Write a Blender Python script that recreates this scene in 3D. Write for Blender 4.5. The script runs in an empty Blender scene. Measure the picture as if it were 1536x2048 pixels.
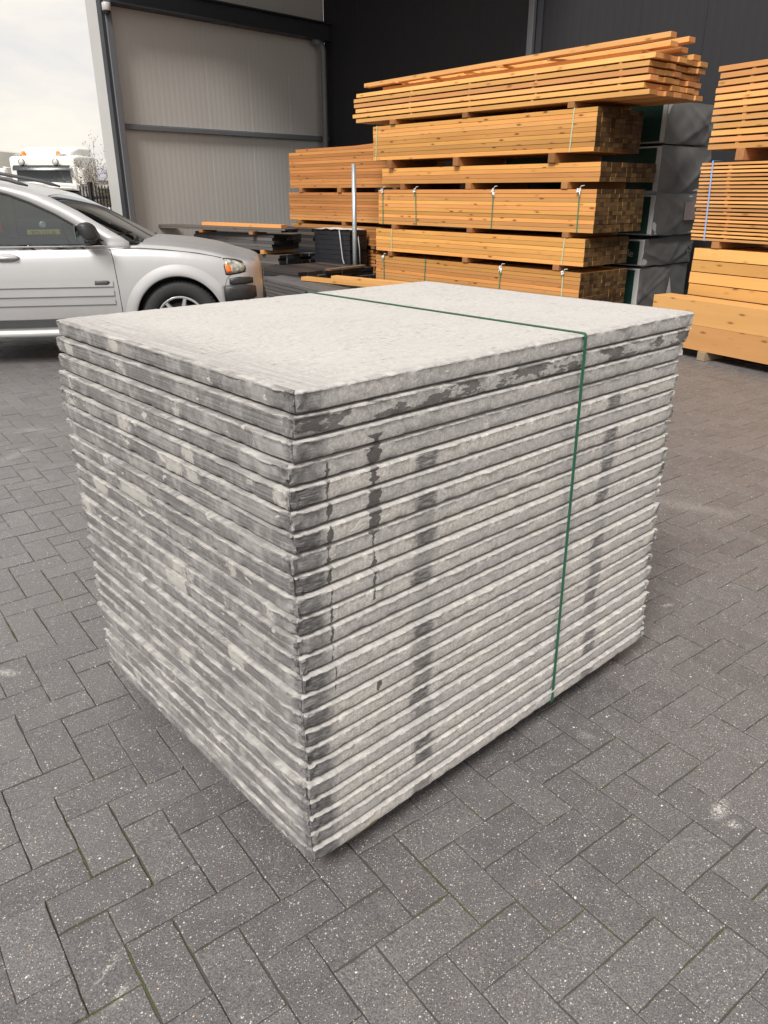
import bpy, bmesh, math, random
from mathutils import Vector, Matrix, noise
from mathutils.geometry import tessellate_polygon

R = math.radians
sc = bpy.context.scene
COL = sc.collection
rng = random.Random(7)

# ------------------------------------------------------------------ camera
cam_d = bpy.data.cameras.new('camera')
cam_d.sensor_fit = 'HORIZONTAL'
cam_d.sensor_width = 36.0
cam_d.lens = 1510.0 / 1536.0 * 36.0
cam_d.clip_start = 0.05
cam_d.clip_end = 2000.0
cam = bpy.data.objects.new('camera', cam_d)
COL.objects.link(cam)
cam.location = (0, 0, 1.5)
cam.rotation_euler = (R(67.0), 0, 0)
sc.camera = cam

# ------------------------------------------------------------------ light
SUN_AZ, SUN_EL = 206.0, 47.0          # compass style: 0 = +Y, 90 = +X
sun_d = bpy.data.lights.new('sun', 'SUN')
sun_d.energy = 3.9
sun_d.angle = R(20.0)
sun_d.color = (1.0, 0.96, 0.915)
sun = bpy.data.objects.new('sun', sun_d)
COL.objects.link(sun)
_d = Vector((math.sin(R(SUN_AZ)) * math.cos(R(SUN_EL)), math.cos(R(SUN_AZ)) * math.cos(R(SUN_EL)), math.sin(R(SUN_EL))))
sun.rotation_euler = (-_d).to_track_quat('-Z', 'Y').to_euler()
sun.location = _d * 50

world = bpy.data.worlds.new('World')
sc.world = world
world.use_nodes = True
wn = world.node_tree
wn.nodes.clear()
w_out = wn.nodes.new('ShaderNodeOutputWorld')
w_bg = wn.nodes.new('ShaderNodeBackground')
w_bg.inputs['Strength'].default_value = 0.1
w_sky = wn.nodes.new('ShaderNodeTexSky')
w_sky.sky_type = 'NISHITA'
w_sky.sun_disc = False
w_sky.sun_elevation = R(SUN_EL)
w_sky.sun_rotation = R(SUN_AZ)
w_tc = wn.nodes.new('ShaderNodeTexCoord')
w_map = wn.nodes.new('ShaderNodeMapping')
w_map.inputs['Scale'].default_value = (1.0, 1.0, 2.6)
w_n = wn.nodes.new('ShaderNodeTexNoise')
w_n.inputs['Scale'].default_value = 4.2
w_n.inputs['Detail'].default_value = 7.0
w_n.inputs['Roughness'].default_value = 0.55
w_n.inputs['Distortion'].default_value = 0.4
w_r = wn.nodes.new('ShaderNodeValToRGB')
w_r.color_ramp.elements[0].position = 0.32
w_r.color_ramp.elements[0].color = (6.2, 6.1, 6.2, 1)
w_r.color_ramp.elements[1].position = 0.62
w_r.color_ramp.elements[1].color = (8.3, 7.7, 6.8, 1)
w_m = wn.nodes.new('ShaderNodeMix')
w_m.data_type = 'RGBA'
w_m.inputs['Factor'].default_value = 0.93
wn.links.new(w_tc.outputs['Generated'], w_map.inputs['Vector'])
wn.links.new(w_map.outputs['Vector'], w_n.inputs['Vector'])
wn.links.new(w_n.outputs['Fac'], w_r.inputs['Fac'])
wn.links.new(w_sky.outputs['Color'], w_m.inputs['A'])
wn.links.new(w_r.outputs['Color'], w_m.inputs['B'])
wn.links.new(w_m.outputs['Result'], w_bg.inputs['Color'])
wn.links.new(w_bg.outputs['Background'], w_out.inputs['Surface'])

sc.view_settings.view_transform = 'Standard'
sc.view_settings.look = 'None'
sc.view_settings.gamma = 1.0
sc.view_settings.exposure = 0.38

# ------------------------------------------------------------------ helpers
class NT:
    """small node-graph writer for one material"""
    def __init__(self, name):
        self.m = bpy.data.materials.new(name)
        self.m.use_nodes = True
        self.t = self.m.node_tree
        self.t.nodes.clear()
        self.out = self.t.nodes.new('ShaderNodeOutputMaterial')
        self.b = self.t.nodes.new('ShaderNodeBsdfPrincipled')
        self.t.links.new(self.b.outputs[0], self.out.inputs['Surface'])
    def n(self, typ, **kw):
        nd = self.t.nodes.new('ShaderNode' + typ)
        for k, v in kw.items():
            setattr(nd, k, v)
        return nd
    def put(self, sock, v):
        if v is None:
            return
        if hasattr(v, 'is_output'):
            self.t.links.new(v, sock)
        else:
            if sock.type == 'RGBA' and len(v) == 3:
                v = (*v, 1)
            sock.default_value = v
    def math(self, op, a, b=None, c=None, clamp=False):
        nd = self.n('Math', operation=op, use_clamp=clamp)
        for i, v in enumerate((a, b, c)):
            if v is not None:
                self.put(nd.inputs[i], v)
        return nd.outputs[0]
    def mix(self, f, a, b, blend='MIX'):
        nd = self.n('Mix', data_type='RGBA', blend_type=blend)
        self.put(nd.inputs['Factor'], f)
        self.put(nd.inputs['A'], a)
        self.put(nd.inputs['B'], b)
        return nd.outputs['Result']
    def ss(self, v, lo, hi, o0=0.0, o1=1.0):
        nd = self.n('MapRange', interpolation_type='SMOOTHSTEP')
        self.put(nd.inputs[0], v)
        for i, x in enumerate((lo, hi, o0, o1)):
            self.put(nd.inputs[i + 1], x)
        return nd.outputs[0]
    def noise(self, vec, scale=5.0, detail=4.0, rough=0.55, dist=0.0, col=False):
        nd = self.n('TexNoise')
        self.put(nd.inputs['Vector'], vec)
        nd.inputs['Scale'].default_value = scale
        nd.inputs['Detail'].default_value = detail
        nd.inputs['Roughness'].default_value = rough
        nd.inputs['Distortion'].default_value = dist
        return nd.outputs['Color' if col else 'Fac']
    def vor(self, vec, scale=5.0, feature='F1', rnd=1.0, out='Distance'):
        nd = self.n('TexVoronoi', feature=feature)
        self.put(nd.inputs['Vector'], vec)
        nd.inputs['Scale'].default_value = scale
        nd.inputs['Randomness'].default_value = rnd
        return nd.outputs[out]
    def mapping(self, vec, scale=(1, 1, 1), loc=(0, 0, 0), rot=(0, 0, 0)):
        nd = self.n('Mapping')
        self.put(nd.inputs['Vector'], vec)
        nd.inputs['Scale'].default_value = scale
        nd.inputs['Location'].default_value = loc
        nd.inputs['Rotation'].default_value = rot
        return nd.outputs[0]
    def vadd(self, a, b):
        nd = self.n('VectorMath', operation='ADD')
        self.put(nd.inputs[0], a)
        self.put(nd.inputs[1], b)
        return nd.outputs[0]
    def sep(self, v):
        nd = self.n('SeparateXYZ')
        self.put(nd.inputs[0], v)
        return nd.outputs
    def comb(self, x, y, z):
        nd = self.n('CombineXYZ')
        for i, v in enumerate((x, y, z)):
            self.put(nd.inputs[i], v)
        return nd.outputs[0]
    def obj(self):
        return self.n('TexCoord').outputs['Object']
    def pos(self):
        return self.n('NewGeometry').outputs['Position']
    def rand(self):
        return self.n('ObjectInfo').outputs['Random']
    def bump(self, h, strength=0.3, dist=0.002):
        nd = self.n('Bump')
        nd.inputs['Strength'].default_value = strength
        nd.inputs['Distance'].default_value = dist
        self.put(nd.inputs['Height'], h)
        self.t.links.new(nd.outputs[0], self.b.inputs['Normal'])
        return nd
    def fin(self, col=None, rough=0.7, metal=0.0, **kw):
        self.put(self.b.inputs['Base Color'], col)
        self.put(self.b.inputs['Roughness'], rough)
        self.put(self.b.inputs['Metallic'], metal)
        for k, v in kw.items():
            self.put(self.b.inputs[k.replace('_', ' ')], v)
        return self.m

def plain(name, col, rough=0.6, metal=0.0, var=0.12, scale=9.0, bump=0.0, **kw):
    """painted or moulded surface with slight uneven colour, dust and gloss"""
    g = NT(name)
    o = g.obj()
    n1 = g.noise(o, scale, 5)
    dark = tuple(c * (1 - var) for c in col)
    lite = tuple(min(1, c * (1 + var)) for c in col)
    c = g.mix(n1, dark, lite)
    r = g.ss(g.noise(o, scale * 2.3, 3), 0.2, 0.8, max(0.03, rough - 0.1), min(1, rough + 0.1))
    if bump:
        g.bump(g.noise(o, scale * 12, 3), bump, 0.002)
    return g.fin(c, r, metal, **kw)

def tag(o, label=None, cat=None, group=None, kind=None):
    if label: o['label'] = label
    if cat: o['category'] = cat
    if group: o['group'] = group
    if kind: o['kind'] = kind
    return o

def empty(name, loc, rz=0.0, label=None, cat=None, group=None, rx=0.0, ry=0.0):
    e = bpy.data.objects.new(name, None)
    COL.objects.link(e)
    e.location = loc
    e.rotation_euler = (rx, ry, rz)
    e.empty_display_size = 0.1
    return tag(e, label, cat, group)

def link(name, me, mat=None, parent=None, loc=None, rot=None, smooth=None):
    o = bpy.data.objects.new(name, me)
    COL.objects.link(o)
    if mat is not None and len(me.materials) == 0:
        me.materials.append(mat)
    if parent is not None:
        o.parent = parent
    if loc is not None: o.location = loc
    if rot is not None: o.rotation_euler = rot
    return o

class MB:
    """collects shapes into one mesh"""
    def __init__(self):
        self.v = []; self.f = []; self.mi = []; self.sm = []
    def add(self, vs, fs, mi=0, smooth=False):
        b = len(self.v)
        self.v += [tuple(p) for p in vs]
        self.f += [tuple(b + i for i in f) for f in fs]
        self.mi += [mi] * len(fs)
        self.sm += [smooth] * len(fs)
        return self
    def box(self, lo, hi, bev=0.0, mi=0, M=None):
        (x0, y0, z0), (x1, y1, z1) = lo, hi
        if bev <= 0:
            vs = [(x, y, z) for x in (x0, x1) for y in (y0, y1) for z in (z0, z1)]
            fs = [(0, 1, 3, 2), (4, 6, 7, 5), (0, 4, 5, 1), (2, 3, 7, 6), (0, 2, 6, 4), (1, 5, 7, 3)]
        else:
            vs, fs = bevbox(lo, hi, bev)
        if M is not None:
            vs = [M @ Vector(p) for p in vs]
        return self.add(vs, fs, mi)
    def tube(self, pts, r, n=8, mi=0, caps=True, smooth=True):
        pts = [Vector(p) for p in pts]
        rs = r if isinstance(r, (list, tuple)) else [r] * len(pts)
        vs = []; fs = []
        prev = None
        for i, p in enumerate(pts):
            if i == 0: t = pts[1] - p
            elif i == len(pts) - 1: t = p - pts[i - 1]
            else: t = (pts[i + 1] - pts[i - 1])
            t.normalize()
            if prev is None:
                a = t.orthogonal().normalized()
            else:
                a = (prev - t * prev.dot(t)).normalized()
            prev = a
            b = t.cross(a)
            for k in range(n):
                th = 2 * math.pi * k / n
                vs.append(p + (a * math.cos(th) + b * math.sin(th)) * rs[i])
        for i in range(len(pts) - 1):
            for k in range(n):
                k2 = (k + 1) % n
                fs.append((i * n + k, i * n + k2, (i + 1) * n + k2, (i + 1) * n + k))
        self.add(vs, fs, mi, smooth)
        if caps:
            b = len(self.v) - len(vs)
            self.f.append(tuple(b + k for k in range(n))[::-1]); self.mi.append(mi); self.sm.append(False)
            self.f.append(tuple(b + (len(pts) - 1) * n + k for k in range(n))); self.mi.append(mi); self.sm.append(False)
        return self
    def lathe(self, prof, n=32, axis='y', mi=0, c=(0, 0, 0), smooth=True):
        vs = []; fs = []
        for (r, h) in prof:
            for k in range(n):
                th = 2 * math.pi * k / n
                a, b = r * math.cos(th), r * math.sin(th)
                p = {'y': (a, h, b), 'z': (a, b, h), 'x': (h, a, b)}[axis]
                vs.append((p[0] + c[0], p[1] + c[1], p[2] + c[2]))
        for i in range(len(prof) - 1):
            for k in range(n):
                k2 = (k + 1) % n
                fs.append((i * n + k, i * n + k2, (i + 1) * n + k2, (i + 1) * n + k))
        return self.add(vs, fs, mi, smooth)
    def grid(self, rows, mi=0, smooth=True, close=False):
        """rows: list of equal-length point lists"""
        m = len(rows[0])
        vs = [p for r in rows for p in r]
        fs = []
        for i in range(len(rows) - 1):
            for k in range(m - (0 if close else 1)):
                k2 = (k + 1) % m
                fs.append((i * m + k, i * m + k2, (i + 1) * m + k2, (i + 1) * m + k))
        return self.add(vs, fs, mi, smooth)
    def mesh(self, name, mats=()):
        me = bpy.data.meshes.new(name)
        me.from_pydata(self.v, [], self.f)
        for m in (mats if isinstance(mats, (list, tuple)) else [mats]):
            me.materials.append(m)
        me.polygons.foreach_set('material_index', self.mi)
        me.polygons.foreach_set('use_smooth', self.sm)
        me.update()
        return me
    def build(self, name, mats, parent=None, loc=None, rot=None, fixn=True):
        me = self.mesh(name, mats)
        if fixn:
            bm = bmesh.new(); bm.from_mesh(me)
            bmesh.ops.recalc_face_normals(bm, faces=bm.faces)
            bm.to_mesh(me); bm.free()
        return link(name, me, None, parent, loc, rot)

_bb = {}
def bevbox(lo, hi, bev):
    """24-vertex chamfered box"""
    x0, y0, z0 = lo; x1, y1, z1 = hi
    vs = []; idx = {}
    for sx in (0, 1):
        for sy in (0, 1):
            for sz in (0, 1):
                X = x1 if sx else x0; Y = y1 if sy else y0; Z = z1 if sz else z0
                dx = -bev if sx else bev; dy = -bev if sy else bev; dz = -bev if sz else bev
                for a, p in enumerate(((X, Y + dy, Z + dz), (X + dx, Y, Z + dz), (X + dx, Y + dy, Z))):
                    idx[(sx, sy, sz, a)] = len(vs); vs.append(p)
    I = idx
    fs = []
    for s in (0, 1):
        fs.append([I[(s, 0, 0, 0)], I[(s, 1, 0, 0)], I[(s, 1, 1, 0)], I[(s, 0, 1, 0)]])
        fs.append([I[(0, s, 0, 1)], I[(1, s, 0, 1)], I[(1, s, 1, 1)], I[(0, s, 1, 1)]])
        fs.append([I[(0, 0, s, 2)], I[(1, 0, s, 2)], I[(1, 1, s, 2)], I[(0, 1, s, 2)]])
    for a in (0, 1):
        for b in (0, 1):
            fs.append([I[(a, b, 0, 0)], I[(a, b, 1, 0)], I[(a, b, 1, 1)], I[(a, b, 0, 1)]])
            fs.append([I[(a, 0, b, 0)], I[(a, 1, b, 0)], I[(a, 1, b, 2)], I[(a, 0, b, 2)]])
            fs.append([I[(0, a, b, 1)], I[(1, a, b, 1)], I[(1, a, b, 2)], I[(0, a, b, 2)]])
            for c in (0, 1):
                fs.append([I[(a, b, c, 0)], I[(a, b, c, 1)], I[(a, b, c, 2)]])
    c = Vector(((x0 + x1) / 2, (y0 + y1) / 2, (z0 + z1) / 2))
    out = []
    for f in fs:
        p = [Vector(vs[i]) for i in f]
        nrm = (p[1] - p[0]).cross(p[2] - p[0])
        cen = sum(p, Vector()) / len(p)
        out.append(tuple(f) if nrm.dot(cen - c) > 0 else tuple(f[::-1]))
    return vs, out

def azv(az, s=1.0):
    return Vector((math.sin(R(az)) * s, math.cos(R(az)) * s, 0))
def rz_for(az):
    """rotation that turns local +X to compass azimuth az"""
    return R(90.0 - az)
# ------------------------------------------------------------------ ground materials
def mat_paver():
    g = NT('paver_concrete')
    p = g.pos()
    a = g.n('Attribute', attribute_name='rnd').outputs['Fac']
    big = g.noise(p, 1.3, 4)
    mid = g.noise(p, 14, 5)
    c = g.mix(a, (0.088, 0.083, 0.086), (0.138, 0.131, 0.134))
    c = g.mix(g.ss(big, 0.35, 0.7), c, g.mix(0.5, c, (0.135, 0.120, 0.124)))
    c = g.mix(g.ss(mid, 0.3, 0.75, 0.0, 0.35), c, (0.20, 0.192, 0.188))
    fine = g.noise(p, 260, 3, 0.75)
    c = g.mix(g.ss(fine, 0.36, 0.66), g.mix(0.62, c, (0.03, 0.029, 0.029)), g.mix(0.12, c, (0.40, 0.39, 0.38)))
    # exposed light aggregate: three sizes
    for sc_, dlim, rlim, colr in ((210, 0.34, 0.72, (0.42, 0.41, 0.39)), (105, 0.25, 0.85, (0.50, 0.48, 0.46)), (44, 0.14, 0.85, (0.62, 0.60, 0.57))):
        vv = g.mapping(p, loc=(sc_ * 0.37, 1.7, 0.0), scale=(1, 1, 0.001))
        nd = g.n('TexVoronoi', feature='F1')
        wob = g.noise(p, sc_ * 1.6, 1, col=True)
        vw = g.n('VectorMath', operation='SCALE'); g.put(vw.inputs[0], wob); vw.inputs['Scale'].default_value = 0.45 / sc_
        g.put(nd.inputs['Vector'], g.vadd(vv, vw.outputs[0]))
        nd.inputs['Scale'].default_value = sc_
        s = g.sep(nd.outputs['Color'])
        m = g.math('MULTIPLY', g.ss(nd.outputs['Distance'], dlim, dlim * 0.6), g.ss(s[0], rlim, rlim + 0.04))
        tint = g.mix(g.ss(s[1], 0.86, 0.9), colr, (0.52, 0.36, 0.24))
        tint = g.mix(g.ss(s[2], 0.0, 1.0, 0.0, 0.55), tint, g.mix(0.5, tint, (0.16, 0.155, 0.15)))
        c = g.mix(m, c, tint)
    # dark pores
    nd = g.vor(p, 150)
    c = g.mix(g.ss(nd, 0.16, 0.08, 0, 0.7), c, (0.03, 0.03, 0.03))
    # mortar scuffs, each a stain of its own on the floor
    for (x, y, sx, sy, rot, st) in ((0.885, 1.524, 0.022, 0.045, 0.7, 0.95), (0.90, 1.473, 0.02, 0.016, 0.2, 0.95), (-1.276, 2.142, 0.05, 0.022, 0.2, 0.8),
                                    (-0.581, 1.086, 0.008, 0.045, 0.35, 0.65), (-0.535, 1.027, 0.012, 0.03, 0.4, 0.6), (-0.456, 1.34, 0.012, 0.010, 0.2, 0.7),
                                    (0.603, 1.822, 0.03, 0.02, 0.5, 0.4), (-2.28, 4.43, 0.05, 0.22, 0.2, 0.4), (-2.35, 4.97, 0.2, 0.06, 0.1, 0.3), (1.6, 3.6, 0.3, 0.08, 0.5, 0.25), (1.117, 2.596, 0.03, 0.012, -0.3, 0.7)):
        q = g.mapping(p, loc=(-x, -y, 0))
        q = g.mapping(q, rot=(0, 0, rot))
        q = g.mapping(q, scale=(1 / sx, 1 / sy, 0))
        ln = g.n('VectorMath', operation='LENGTH'); g.put(ln.inputs[0], q)
        fall = g.ss(ln.outputs['Value'], 0.1, 1.3, 1.0, 0.0)
        k = g.math('MULTIPLY', fall, g.ss(g.noise(p, 160, 4, 0.7), 0.42, 0.62))
        c = g.mix(g.math('MULTIPLY', k, st), c, (0.55, 0.53, 0.49))
    h = g.math('ADD', g.math('MULTIPLY', fine, 0.6), g.math('MULTIPLY', g.noise(p, 130, 3), 0.8))
    g.bump(h, 0.55, 0.0016)
    return g.fin(c, g.ss(mid, 0.3, 0.7, 0.36, 0.50), Specular_IOR_Level=0.5)

def mat_joint():
    g = NT('joint_sand')
    p = g.pos()
    m = g.ss(g.noise(p, 2.2, 4, 0.6), 0.50, 0.60)
    m2 = g.ss(g.noise(p, 60, 3), 0.35, 0.6)
    c = g.mix(g.noise(p, 300, 2), (0.030, 0.028, 0.024), (0.085, 0.077, 0.066))
    c = g.mix(g.math('MULTIPLY', m, m2), c, (0.055, 0.062, 0.018))
    g.bump(g.noise(p, 300, 3), 0.6, 0.003)
    return g.fin(c, 0.95)

def mat_farground():
    g = NT('far_yard')
    p = g.pos()
    c = g.mix(g.noise(p, 0.6, 5), (0.085, 0.082, 0.08), (0.13, 0.126, 0.122))
    return g.fin(c, 0.8)

M_PAVER, M_JOINT = mat_paver(), mat_joint()

# ------------------------------------------------------------------ ground sheet and paving
b = MB()
S = 400.0
b.add([(-S, -S, 0), (S, -S, 0), (S, S, 0), (-S, S, 0)], [(0, 1, 2, 3)])
tag(b.build('ground', mat_farground(), loc=(0, 0, -0.03)), kind='structure')
b = MB()
b.add([(-11, -0.6, 0), (11, -0.6, 0), (11, 13.2, 0), (-11, 13.2, 0)], [(0, 1, 2, 3)])
pavement = tag(b.build('pavement', M_JOINT, loc=(0, 0, -0.0035)), kind='structure')

PW = 0.1085
E1, E2 = azv(143.0), azv(53.0)
PO = Vector((0.2402, 1.3363, 0))
SN = Vector((-0.165, 1.29, 0))               # near corner of the slab stack
SU, SV = azv(47.7), azv(-42.3)               # along right face, along left face
SL, SW = 1.445, 1.11
def under_stack(c):
    d = c - SN
    return 0.06 < d.dot(SU) < SL - 0.06 and 0.06 < d.dot(SV) < SW - 0.06
def cam_px(p):
    d = p - Vector((0, 0, 1.5))
    fwd = Vector((0, math.cos(R(23)), -math.sin(R(23))))
    up = Vector((0, math.sin(R(23)), math.cos(R(23))))
    z = d.dot(fwd)
    if z < 0.05: return None
    return (768 + 1510 * d.x / z, 1024 - 1510 * d.dot(up) / z, z)
def hidden_by_stack(c):
    # the line from the eye to the floor point passes through the stack
    for t in (0.3, 0.4, 0.5, 0.55, 0.6, 0.65, 0.7, 0.75, 0.8, 0.85, 0.9, 0.95, 0.98):
        z = 1.5 * (1 - t)
        if 0.08 < z < 1.17 and under_stack(c * t): return True
    return False

def paver_mesh(seed, far=False):
    r = random.Random(seed)
    L, W_, D = 2 * PW - 0.0024, PW - 0.0024, 0.028
    hx, hy = L / 2 + r.uniform(-.001, .001), W_ / 2 + r.uniform(-.001, .001)
    m = MB()
    if far:
        m.box((-hx, -hy, -D), (hx, hy, 0))
        me = m.mesh('paver', M_PAVER)
    else:
        # worn outline: sides slightly wavy, corners knocked off, small bevel
        pts = []
        cs = [(-1, -1), (1, -1), (1, 1), (-1, 1)]
        for i, (sx, sy) in enumerate(cs):
            k = r.choice((0.0015, 0.002, 0.0025, 0.003, 0.008)) * r.uniform(0.6, 1.3)
            a = (sx * hx, sy * (hy - k)); c_ = (sx * (hx - k), sy * hy)
            mid = (sx * (hx - 0.3 * k), sy * (hy - 0.3 * k))
            pts += ([a, mid, c_] if i in (0, 2) else [c_, mid, a])
            nx, ny = cs[(i + 1) % 4]
            for f in ((0.12, 0.3, 0.45, 0.62, 0.8, 0.92) if sy == ny else (0.25, 0.5, 0.75)):
                w = r.uniform(-0.0022, 0.0009)
                if sy == ny: pts.append((sx * hx * (1 - 2 * f), sy * (hy + w)))
                else: pts.append((sx * (hx + w), sy * hy * (1 - 2 * f)))
        n = len(pts)
        rings = []
        for (ins, z) in ((0.0, -D), (0.0, -0.0022), (0.0007, -0.0006), (0.0022, 0.0)):
            rings.append([(x * (1 - ins / hx), y * (1 - ins / hy), z) for (x, y) in pts])
        m.grid(rings, close=True, smooth=False)
        m.add(rings[-1], [tuple(range(n))])
        me = m.mesh('paver', M_PAVER)
    at = me.attributes.new('rnd', 'FLOAT', 'FACE')
    at.data.foreach_set('value', [r.random()] * len(me.polygons))
    return me

pv_near = [paver_mesh(i) for i in range(14)]
cands = []
for i in range(-110, 130):
    for j in range(-110, 130):
        k = (i - j) % 4
        if k == 0:
            c = PO + E1 * PW * (i + 1) + E2 * PW * (j + 0.5); rot = 0
        elif k == 3:
            c = PO + E1 * PW * (i + 0.5) + E2 * PW * (j + 1); rot = 1
        else:
            continue
        if not (-0.4 < c.y < 13.0) or abs(c.x) > 0.62 * max(c.y, 0) + 2.0 or abs(c.x) > 10.8:
            continue
        q = cam_px(c)
        vis = q is not None and -40 < q[0] < 1576 and 300 < q[1] < 2090 and not under_stack(c) and not hidden_by_stack(c)
        cands.append((not vis, q[2] if q else 99, c, rot))
cands.sort(key=lambda t: (t[0], t[1]))
rest_v, rest_f, rest_a = [], [], []
rp = random.Random(11)
for n_, (hid, dist, c, rot) in enumerate(cands):
    az = 143.0 if rot == 0 else 53.0
    M = Matrix.Translation((c.x, c.y, rp.uniform(-0.0016, 0.0012))) @ Matrix.Rotation(rz_for(az) + rp.uniform(-.008, .008) + (math.pi if rp.random() < .5 else 0), 4, 'Z') \
        @ Matrix.Rotation(rp.uniform(-.006, .006), 4, 'X') @ Matrix.Rotation(rp.uniform(-.004, .004), 4, 'Y')
    if n_ < 290 and not hid:
        o = link('paver', rp.choice(pv_near), parent=pavement)
        o.matrix_local = Matrix.Translation((0, 0, 0.0035)) @ M
    else:
        if dist < 4.5 and not hid:
            me = rp.choice(pv_near)
            vs = [v.co for v in me.vertices]; fs = [tuple(p.vertices) for p in me.polygons]
        else:
            hx, hy = PW - 0.0012, PW / 2 - 0.0012
            t = 0.0014
            vs = [(-hx, -hy, -.028), (hx, -hy, -.028), (hx, hy, -.028), (-hx, hy, -.028), (-hx, -hy, -t), (hx, -hy, -t), (hx, hy, -t), (-hx, hy, -t),
                  (-hx + t, -hy + t, 0), (hx - t, -hy + t, 0), (hx - t, hy - t, 0), (-hx + t, hy - t, 0)]
            fs = [(0, 1, 5, 4), (1, 2, 6, 5), (2, 3, 7, 6), (3, 0, 4, 7), (4, 5, 9, 8), (5, 6, 10, 9), (6, 7, 11, 10), (7, 4, 8, 11), (8, 9, 10, 11)]
        b0 = len(rest_v)
        rest_v += [tuple(M @ Vector(v)) for v in vs]
        rest_f += [tuple(b0 + i for i in f) for f in fs]
        rest_a += [rp.random()] * len(fs)
me = bpy.data.meshes.new('paver_field')
me.from_pydata(rest_v, [], rest_f)
me.materials.append(M_PAVER)
at = me.attributes.new('rnd', 'FLOAT', 'FACE')
at.data.foreach_set('value', rest_a)
o = link('paver_field', me, parent=pavement)
o.location = (0, 0, 0.0035)
tag(o, kind='stuff')

# moss growing up out of some joints (nobody could count it)
M_MOSS = plain('moss', (0.085, 0.095, 0.022), 0.95, var=0.5, scale=120)
mv, mf = [], []
rm = random.Random(5)
def moss_tuft(x, y, s):
    b0 = len(mv)
    n = 5
    for k in range(n):
        th = 2 * math.pi * k / n + rm.random()
        rr = s * rm.uniform(0.6, 1.2)
        mv.append((x + math.cos(th) * rr, y + math.sin(th) * rr, -0.004))
    mv.append((x + rm.uniform(-s, s) * .3, y + rm.uniform(-s, s) * .3, -0.004 + s * rm.uniform(0.9, 1.9)))
    for k in range(n):
        mf.append((b0 + k, b0 + (k + 1) % n, b0 + n))
for (hid, dist, c, rot) in cands:
    if hid or dist > 3.6: continue
    a = E1 if rot == 0 else E2
    w = E2 if rot == 0 else E1
    for (p0, p1) in ((c - a * PW - w * PW / 2, c + a * PW - w * PW / 2), (c + a * PW - w * PW / 2, c + a * PW + w * PW / 2)):
        mid = (p0 + p1) / 2
        den = noise.noise(mid * 1.9 + Vector((3.1, 8.2, 0))) + 0.5 * noise.noise(mid * 6)
        if den < 0.08: continue
        cnt = int(min(1, den * 2.2) * (p1 - p0).length * 420)
        for _ in range(cnt):
            t = rm.random()
            if noise.noise((p0.lerp(p1, t)) * 24) < -0.05: continue
            q = p0.lerp(p1, t)
            moss_tuft(q.x + rm.gauss(0, .0011), q.y + rm.gauss(0, .0011), rm.uniform(.0011, .0026))
me = bpy.data.meshes.new('moss'); me.from_pydata(mv, [], mf); me.materials.append(M_MOSS)
tag(link('moss', me), 'green moss in the joints between the grey pavers', 'moss', kind='stuff')

# loose grit lying on the paving
gv, gf = [], []
for _ in range(900):
    y = rm.uniform(0.55, 1) ** 2 * 5.0 if rm.random() < .5 else rm.uniform(.6, 4.5)
    x = rm.uniform(-.7, .7) * (y + .6)
    if under_stack(Vector((x, y, 0))): continue
    s = rm.choice((.0009, .0012, .0016, .0022))
    b0 = len(gv)
    for k in range(4):
        th = k * math.pi / 2 + rm.random()
        gv.append((x + math.cos(th) * s * rm.uniform(.7, 1.3), y + math.sin(th) * s * rm.uniform(.7, 1.3), 0.0006))
    gv.append((x, y, s * 0.9 + .0006))
    for k in range(4):
        gf.append((b0 + k, b0 + (k + 1) % 4, b0 + 4))
me = bpy.data.meshes.new('grit'); me.from_pydata(gv, [], gf); me.materials.append(plain('grit', (0.5, 0.47, 0.42), 0.9, var=.3, scale=40))
tag(link('grit', me), 'pale loose grit scattered over the grey pavers', 'grit', kind='stuff')

# ------------------------------------------------------------------ warehouse with open bay
WAZ = 44.0                                    # side wall runs away along this azimuth
WN = Vector((-4.305, 13.5, 0))                # near end of side wall
DW = azv(WAZ); DB = azv(WAZ + 90)             # along side wall, along back wall (towards camera right)
WLEN = 4.55
WC = WN + DW * WLEN                           # inner corner

def mat_wall(name, col, var, edge):
    g = NT(name)
    o = g.obj()
    n1 = g.noise(g.mapping(o, scale=(0.6, 0.6, 0.15)), 3, 4)
    c = g.mix(n1, tuple(x * (1 - var) for x in col), tuple(x * (1 + var) for x in col))
    st = g.noise(g.mapping(o, scale=(30, 30, 0.7)), 1.5, 3)
    c = g.mix(g.ss(st, 0.4, 0.7, 0, 0.10), c, tuple(x * 0.75 for x in col))
    return g.fin(c, 0.55, Specular_IOR_Level=0.3)
M_PANEL = mat_wall('pale_sandwich_panel', (0.47, 0.45, 0.425), 0.05, 0)
M_ANTH = mat_wall('anthracite_panel', (0.020, 0.020, 0.023), 0.1, 0)
M_STEELG = plain('grey_coated_steel', (0.125, 0.13, 0.14), 0.45, 0.0, var=.1, scale=2)
M_DSTEEL = plain('dark_coated_steel', (0.028, 0.031, 0.038), 0.5, 0.0, var=.15, scale=2)
M_TRIM = plain('pale_grey_trim', (0.36, 0.36, 0.35), 0.5, 0.0, var=.08, scale=2)

bld = empty('warehouse', WN, rz_for(WAZ), 'warehouse with open canopy bay, pale panelled side wall and black back wall', 'building')
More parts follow.
